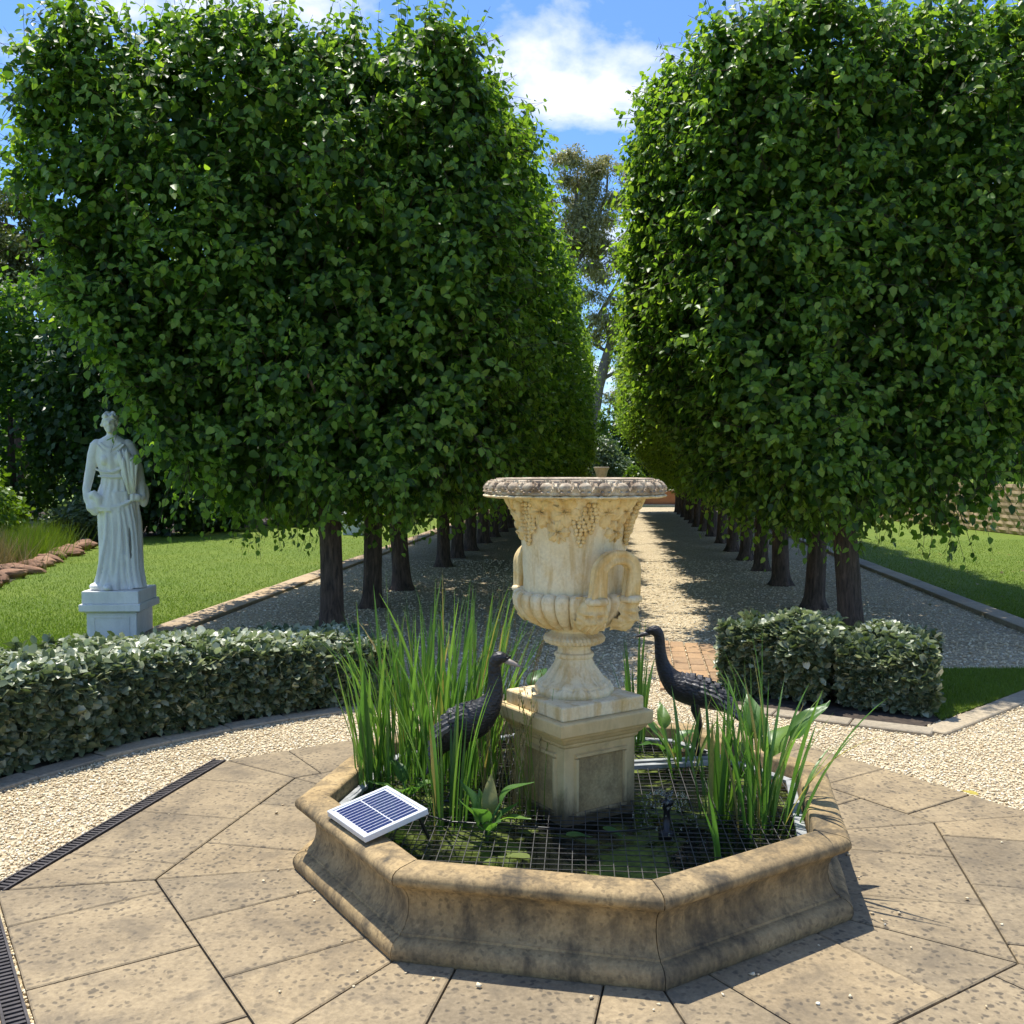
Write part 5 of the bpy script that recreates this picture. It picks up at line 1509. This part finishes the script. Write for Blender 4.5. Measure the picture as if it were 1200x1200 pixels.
MB().loft([[(r_*math.cos(2*math.pi*j/20), r_*math.sin(2*math.pi*j/20), z) for j in range(20)] for r_, z in ((0.16, 1.0205), (0.15, 1.06), (0.20, 1.15), (0.26, 1.4), (0.31, 1.52), (0.33, 1.54), (0.31, 1.58), (0.26, 1.58), (0.24, 1.5))]).build('bowl', M['edging_stone'], pot, smooth=True)

def blob_plant(name, label, cat, loc, clumps, n, ls, mat, trunk=None, group=None, W=0.5, seed=0, droop=0.3, tmat='bark', shell=0.55, tname='trunk'):
    """clumps: (x,y,z,rx,ry,rz); leaves spread through each, denser to the outside"""
    r = np.random.default_rng(seed); root = empty(name, loc); tag(root, label, cat, group)
    vol = np.array([(c[3]*c[4]*c[5])**0.67 for c in clumps]); cnt = (n*vol/vol.sum()).astype(int)
    P, N = [], []
    for c, k in zip(clumps, cnt):
        d = nrm(r.normal(size=(k, 3))); q = (shell + (1-shell)*r.uniform(size=(k, 1)))**0.8
        lum = 1 + 0.22*snoise(d*2.2 + c[0], 1.2, seed)[:, None]
        P.append(np.array(c[:3]) + d*q*lum*np.array(c[3:])); N.append(d)
    P = np.concatenate(P); N = np.concatenate(N); k = len(P)
    P[:, 2] = np.maximum(P[:, 2], 0.02)
    T = N*0.4 + r.normal(0, 0.7, (k, 3)) - np.array([0, 0, droop]); NN = N*0.7 + np.array([0, 0, 0.6]) + r.normal(0, 0.5, (k, 3))
    v, f = leaves(P, T, NN, ls*r.uniform(0.6, 1.4, k), W*2, TN, F4)
    tag(link('crown', tri_mesh('crown', v, f, mat), root), kind='stuff')
    if trunk:
        m = MB()
        for pts, rad in trunk: m.tube(pts, rad, 10)
        m.build(tname, M[tmat], root, smooth=True)
    return root

def simple_trunk(h, r, top=None): return [([(0, 0, -0.05), (0.03, 0, h*0.5), (0, 0.05, h)], [r, r*0.8, r*0.4])]
# far end
blob_plant('conifer', 'bright green upright conifer at the far end of the avenue', 'tree', (3.95, 43, 0), [(0, 0, 1.2 + 0.32*i, 0.75-0.075*i, 0.75-0.075*i, 0.42) for i in range(9)], 6000, 0.10, M['lime_leaf'], simple_trunk(3, .08), seed=1)
blob_plant('shrub', 'grey-green feathery shrub filling the far end behind the planter', 'shrub', (3.75, 41.8, 0), [(-0.3, 0, 1.7, 0.95, 0.8, 0.9), (0.55, 0.2, 1.5, 0.95, 0.8, 0.8), (0.1, 0.3, 2.3, 0.7, 0.7, 0.6), (-0.9, 0.3, 1.3, 0.7, 0.7, 0.7)], 9000, 0.12, M['olive_leaf'], simple_trunk(1.5, .06), seed=2, W=0.35)
blob_plant('shrub', 'small bright lime shrub right of the distant planter', 'shrub', (5.05, 40.6, 0), [(0, 0, 0.75, 0.55, 0.5, 0.75), (0, 0, 1.2, 0.35, 0.35, 0.45)], 3000, 0.08, M['lime_leaf'], simple_trunk(0.8, .05), seed=3)
blob_plant('shrub', 'dark evergreen shrub mass left of the distant planter', 'shrub', (1.2, 43.5, 0), [(0, 0, 1.3, 1.8, 1, 1.3), (-2, 0, 1.2, 1.6, 1, 1.3)], 7000, 0.14, M['dark_leaf'], simple_trunk(1.2, .08), seed=4)
blob_plant('evergreen_tree', 'dark evergreen tree behind the right end of the avenue', 'tree', (5.9, 47, 0), [(0, 0, 3.0, 1.5, 1.3, 2.2), (0.3, 0, 5.2, 1.0, 1.0, 1.4), (1.5, .5, 2.5, 1.6, 1.3, 2.2)], 9000, 0.20, M['dark_leaf'], simple_trunk(5, .16), seed=5)
blob_plant('evergreen_tree', 'dark evergreen tree behind the left end of the avenue', 'tree', (0.5, 50, 0), [(0, 0, 3.0, 2.2, 1.5, 2.4), (-2.5, 0, 3.2, 2.0, 1.5, 2.4)], 8000, 0.22, M['dark_leaf'], simple_trunk(4, .16), seed=6)
blob_plant('shrub', 'grey-leaved shrub line right of the far terracotta wall', 'shrub', (9.0, 43, 0), [(0, 0, 1.3, 2.2, 1, 1.4), (2.8, 0, 1.2, 2, 1, 1.3)], 6000, 0.14, M['olive_leaf'], simple_trunk(1.2, .08), seed=7)
# tall gum tree seen in the gap
gl = [([(0, 0, -0.1), (0.1, 0, 3), (0.5, 0, 6), (1.05, 0, 8.2), (1.5, 0.2, 10)], [0.42, 0.36, 0.30, 0.24, 0.16]),
      ([(0.3, 0, 5.2), (-0.3, 0, 7.4), (-0.75, 0, 10), (-0.85, 0, 13), (-0.6, 0, 16), (-0.5, 0, 18.4)], [0.27, 0.24, 0.21, 0.16, 0.10, 0.04]),
      ([(-0.75, 0, 10), (-1.4, .3, 12), (-1.9, .3, 14.5), (-2.1, .2, 16.6)], [0.14, 0.11, 0.07, 0.03]),
      ([(-0.5, 0, 8.5), (0.5, 0.2, 10), (1.5, 0.2, 12), (2.0, 0.2, 13.5)], [0.14, 0.11, 0.08, 0.04]),
      ([(-0.8, 0, 12.5), (0.2, 0, 14.5), (0.9, 0.2, 17), (1.0, 0.2, 19.2)], [0.12, 0.09, 0.06, 0.025]),
      ([(1.0, 0, 8.0), (0.0, 0, 8.6), (-1.2, 0.2, 9.0)], [0.10, 0.07, 0.03]), ([(0.6, 0, 6.4), (1.6, 0, 7.0), (2.4, 0, 8.0)], [0.12, 0.08, 0.03]),
      ([(-0.75, 0, 10), (-1.6, 0, 10.6), (-2.3, 0, 11.8)], [0.10, 0.07, 0.03])]
rg = random.Random(8); gc = []
for ctr, rad_, cnt_ in (((-0.9, 0, 15.2), (1.6, 1.0, 2.6), 20), ((0.9, 0, 14.6), (1.3, 1.0, 2.2), 13), ((-0.2, 0, 12.2), (1.7, 1.0, 1.9), 13), ((0.6, 0, 10.0), (1.8, 1, 1.2), 8), ((1.6, 0, 8.2), (1.2, .8, 1.6), 7), ((1.0, 0.2, 18.6), (0.65, .4, 1.2), 7), ((-2.0, 0, 16.2), (0.6, .5, 0.8), 7), ((-0.5, 0, 17.9), (0.8, .5, 1.0), 9), ((2.0, 0, 6.2), (1.2, 0.8, 1.4), 6)):
    for _ in range(cnt_):
        d = Vector((rg.gauss(0, .55), rg.gauss(0, .55), rg.gauss(0, .55)))
        q_ = 0.45 if rad_[0] < 0.7 else 1.0
        gc.append((ctr[0]+d.x*rad_[0], ctr[1]+d.y*rad_[1], ctr[2]+d.z*rad_[2], q_*rg.uniform(.5, 1.0), q_*rg.uniform(.5, .9), q_*rg.uniform(.45, .9)))
gum = blob_plant('gum_tree', 'tall sparse gum tree rising in the gap at the end of the avenue', 'tree', (4.75, 62, 0), gc, 52000, 0.20, M['gum_leaf'], gl, seed=9, W=0.16, droop=0.9, tmat='gum_bark', shell=0.0)
gum.scale = (1.3, 1.2, 1.10)

# left background
blob_plant('evergreen_shrub', 'large dark glossy shrub behind the draped statue', 'shrub', (-8.6, 22.5, 0), [(0, 0, 2.6, 1.7, 1.4, 2.5), (-1.4, 0.5, 3.2, 1.5, 1.4, 2.3), (0.9, 0.3, 1.8, 1.3, 1.2, 1.8), (-0.6, -0.6, 4.3, 1.2, 1.1, 1.2)], 14000, 0.17, M['dark_leaf'], simple_trunk(3, .12), seed=10, W=0.4)
blob_plant('evergreen_shrub', 'mid-green bushy tree at the left edge behind the dark shrub', 'tree', (-12.0, 23.5, 0), [(0, 0, 2.8, 1.9, 1.5, 2.7), (0.6, 0, 4.9, 1.5, 1.3, 1.4), (-1.8, 0, 3.4, 1.6, 1.4, 2.6)], 11000, 0.17, M['linden'], simple_trunk(3, .12), seed=11, W=0.4)
blob_plant('shrub', 'dark shrub under the left row, beyond the lawn edge', 'shrub', (-5.9, 27.5, 0), [(0, 0, 1.9, 1.9, 1.3, 1.9), (-1.8, -1, 2.0, 1.6, 1.2, 2.0), (1.6, 0.5, 1.6, 1.5, 1.2, 1.6)], 9000, 0.17, M['dark_leaf'], simple_trunk(2, .1), seed=12, W=0.4)
blob_plant('shrub', 'low grey-green shrub seen far under the left row', 'shrub', (-3.4, 31.5, 0), [(0, 0, 0.9, 1.4, 1, 0.9), (1.4, 0.4, 0.8, 1.2, 0.9, 0.8)], 4000, 0.14, M['olive_leaf'], simple_trunk(.8, .06), seed=13)
pc = []
for _ in range(30):
    a = rg.uniform(0, 6.28); q = math.sqrt(rg.random())*2.6
    pc.append((q*math.cos(a), q*math.sin(a)*0.8, 8.9 + 1.3*(1-(q/2.6)**2) - rg.uniform(0, 2.6), rg.uniform(.7, 1.1), rg.uniform(.6, 1), rg.uniform(.28, .45)))
blob_plant('pine_tree', 'olive-green spreading pine at the upper left edge', 'tree', (-15.6, 31, 0), pc, 26000, 0.17, M['pine_leaf'], [([(0, 0, -.1), (.2, 0, 4), (-.1, 0, 7), (0, 0, 8.4)], [.3, .25, .18, .06])] + [([(0, 0, 6 + i*.6), (math.cos(i*1.9)*1.3, math.sin(i*1.9), 7.4 + i*.4), (math.cos(i*1.9)*2.3, math.sin(i*1.9)*1.6, 8.3 + i*.25)], [.12, .07, .03]) for i in range(6)], seed=14, W=0.22, droop=0.0, shell=0.2)
blob_plant('flowering_shrub', 'lime-green shrub at the left edge above the rock border', 'shrub', (-9.2, 16.8, 0), [(0, 0, 0.8, 0.7, 0.7, 0.9), (-0.5, 0.5, 1.1, 0.7, 0.7, 1.0)], 5000, 0.08, M['lime_leaf'], simple_trunk(.8, .04), seed=15)
def tall_grass(label, loc, n, h, mat, seed):
    r = np.random.default_rng(seed); root = empty('grass_tussock', loc); tag(root, label, 'grass')
    P = np.c_[r.normal(0, .30, n), r.normal(0, .30, n), np.zeros(n)]
    T = np.c_[r.normal(0, .35, (n, 2)), np.ones(n)]
    tm = np.array([(-.5, 0, 0), (.5, 0, 0), (0, 1, 0.2)])
    v, f = leaves(P, T, r.normal(0, 1, (n, 3)), h*r.uniform(.5, 1.2, n), 0.012/h, tm, np.array([(0, 1, 2)]))
    tag(link('blades', tri_mesh('blades', v, f, mat), root), kind='stuff')
for i, (x, y, h, mt, lb) in enumerate(((-8.0, 14.6, 0.65, 'straw', 'straw-yellow grass tussock at the left edge behind the rocks'), (-8.35, 16.4, 0.6, 'grass_blade', 'green grass tussock just behind the middle border rocks'), (-8.8, 17.9, 0.6, 'grass_blade', 'dark green tussock behind the far border rocks'), (-8.7, 14.6, 0.8, 'straw', 'tall pale tussock at the extreme left behind the yellow one'))):
    tall_grass(lb, (x, y, 0), 1800, h, M[mt], 30+i)
# right background, beyond the wall
for i, (x, y, s, lb) in enumerate(((15.5, 27, 1.0, 'mid-green tree above the retaining wall, nearest the right edge'), (14.8, 33, 1.1, 'dark tree beyond the far end of the retaining wall'), (9.5, 36, 0.9, 'dark shrub past the right row at the lawn end'))):
    blob_plant('evergreen_tree', lb, 'tree', (x, y, 0), [(0, 0, 3.4*s, 2*s, 1.8*s, 2.4*s), (1.5*s, 0, 3*s, 1.6*s, 1.4*s, 2*s), (-1.4*s, .4, 2.6*s, 1.4*s, 1.4*s, 1.8*s)], 7000, 0.2, M['dark_leaf'], simple_trunk(3.4*s, .14), seed=20+i, W=0.4)

# left bed and tree belt behind it
for i, (x, y, r_, h, mt, lb) in enumerate(((-10.0, 18.6, 0.7, 1.0, 'lime_leaf', 'yellow-green shrub at the left edge behind the rocks'), (-8.9, 20.6, 0.7, 0.9, 'olive_leaf', 'low grey-green shrub behind the farthest rocks'), (-7.2, 24.2, 0.9, 1.0, 'dark_leaf', 'low dark shrub right of the draped statue, at the lawn edge'), (-11.3, 19.0, 1.1, 2.1, 'linden', 'mid-green shrub at the extreme left edge'), (-5.2, 26.2, 0.8, 0.7, 'olive_leaf', 'small grey shrub at the far lawn corner'))):
    blob_plant('shrub', lb, 'shrub', (x, y, 0), [(0, 0, h*0.5, r_, r_*0.8, h*0.5), (-r_*0.7, 0.3, h*0.42, r_*0.8, r_*0.7, h*0.42), (r_*0.3, 0.2, h*0.75, r_*0.6, r_*0.6, h*0.35)], 5000, 0.11, M[mt], simple_trunk(h*0.5, .05), seed=50+i, W=0.4)
for i, (x, y, h, mt, lb) in enumerate(((-19.5, 37, 6.5, 'dark_leaf', 'broad dark tree beyond the pine at the far left'), (-13.5, 38, 6.0, 'linden', 'green tree far behind the dark statue shrub'), (-8.5, 40, 6.0, 'dark_leaf', 'dark tree far behind the left row'), (-3.8, 44, 6.5, 'olive_leaf', 'grey-green tree far beyond the left row'), (-24, 33, 7.0, 'linden', 'green tree outside the left edge beyond the pine'), (13, 46, 6.5, 'olive_leaf', 'grey-green tree far beyond the right row'), (20, 42, 7, 'linden', 'green tree far beyond the retaining wall'))):
    blob_plant('background_tree', lb, 'tree', (x, y, 0), [(0, 0, h*0.5, 2.6, 1.8, h*0.5), (-2.0, 0, h*0.42, 1.9, 1.5, h*0.42), (1.9, 0.3, h*0.4, 1.9, 1.5, h*0.4), (0.3, 0, h*0.8, 1.8, 1.4, h*0.25)], 9000, 0.24, M[mt], simple_trunk(h*0.6, .16), seed=70+i, W=0.42)

# fallen leaves on lawn and gravel
yl = leaf_mat('yellow_leaf', (0.45, 0.36, 0.05), (0.55, 0.45, 0.10), (1, 1, 0.6), 0.2)
o = link('fallen_leaf', mesh('fallen_leaf', T6*np.array([1, 1, 0.6]), F6, yl), None, loc=(2.18, 4.52, 0.022), rot=(0.1, 0.05, 0.8), scale=(0.075, 0.075, 0.075))
tag(o, 'single yellow fallen leaf on the cream gravel right of the paving', 'leaf')
def litter(name, xy, ls):
    n = len(xy); P = np.c_[xy, np.full(n, 0.022)]
    T = np.c_[rng.normal(0, 1, (n, 2)), rng.normal(0, 0.15, n)]; N = np.c_[rng.normal(0, 0.3, (n, 2)), np.ones(n)]
    v, f = leaves(P, T, N, ls*rng.uniform(0.6, 1.3, n), 0.8, T5, F5)
    tag(link(name, tri_mesh(name, v, f, M['straw'])), kind='stuff')
litter('lawn_leaf_litter', np.stack([rng.uniform(5.0, 9.5, 70), rng.uniform(8.5, 18, 70)], 1), 0.06)
litter('path_leaf_litter', np.array([row(rng.uniform(-3.8, 3.8), rng.uniform(7.3, 16)).xy for _ in range(90)]), 0.05)
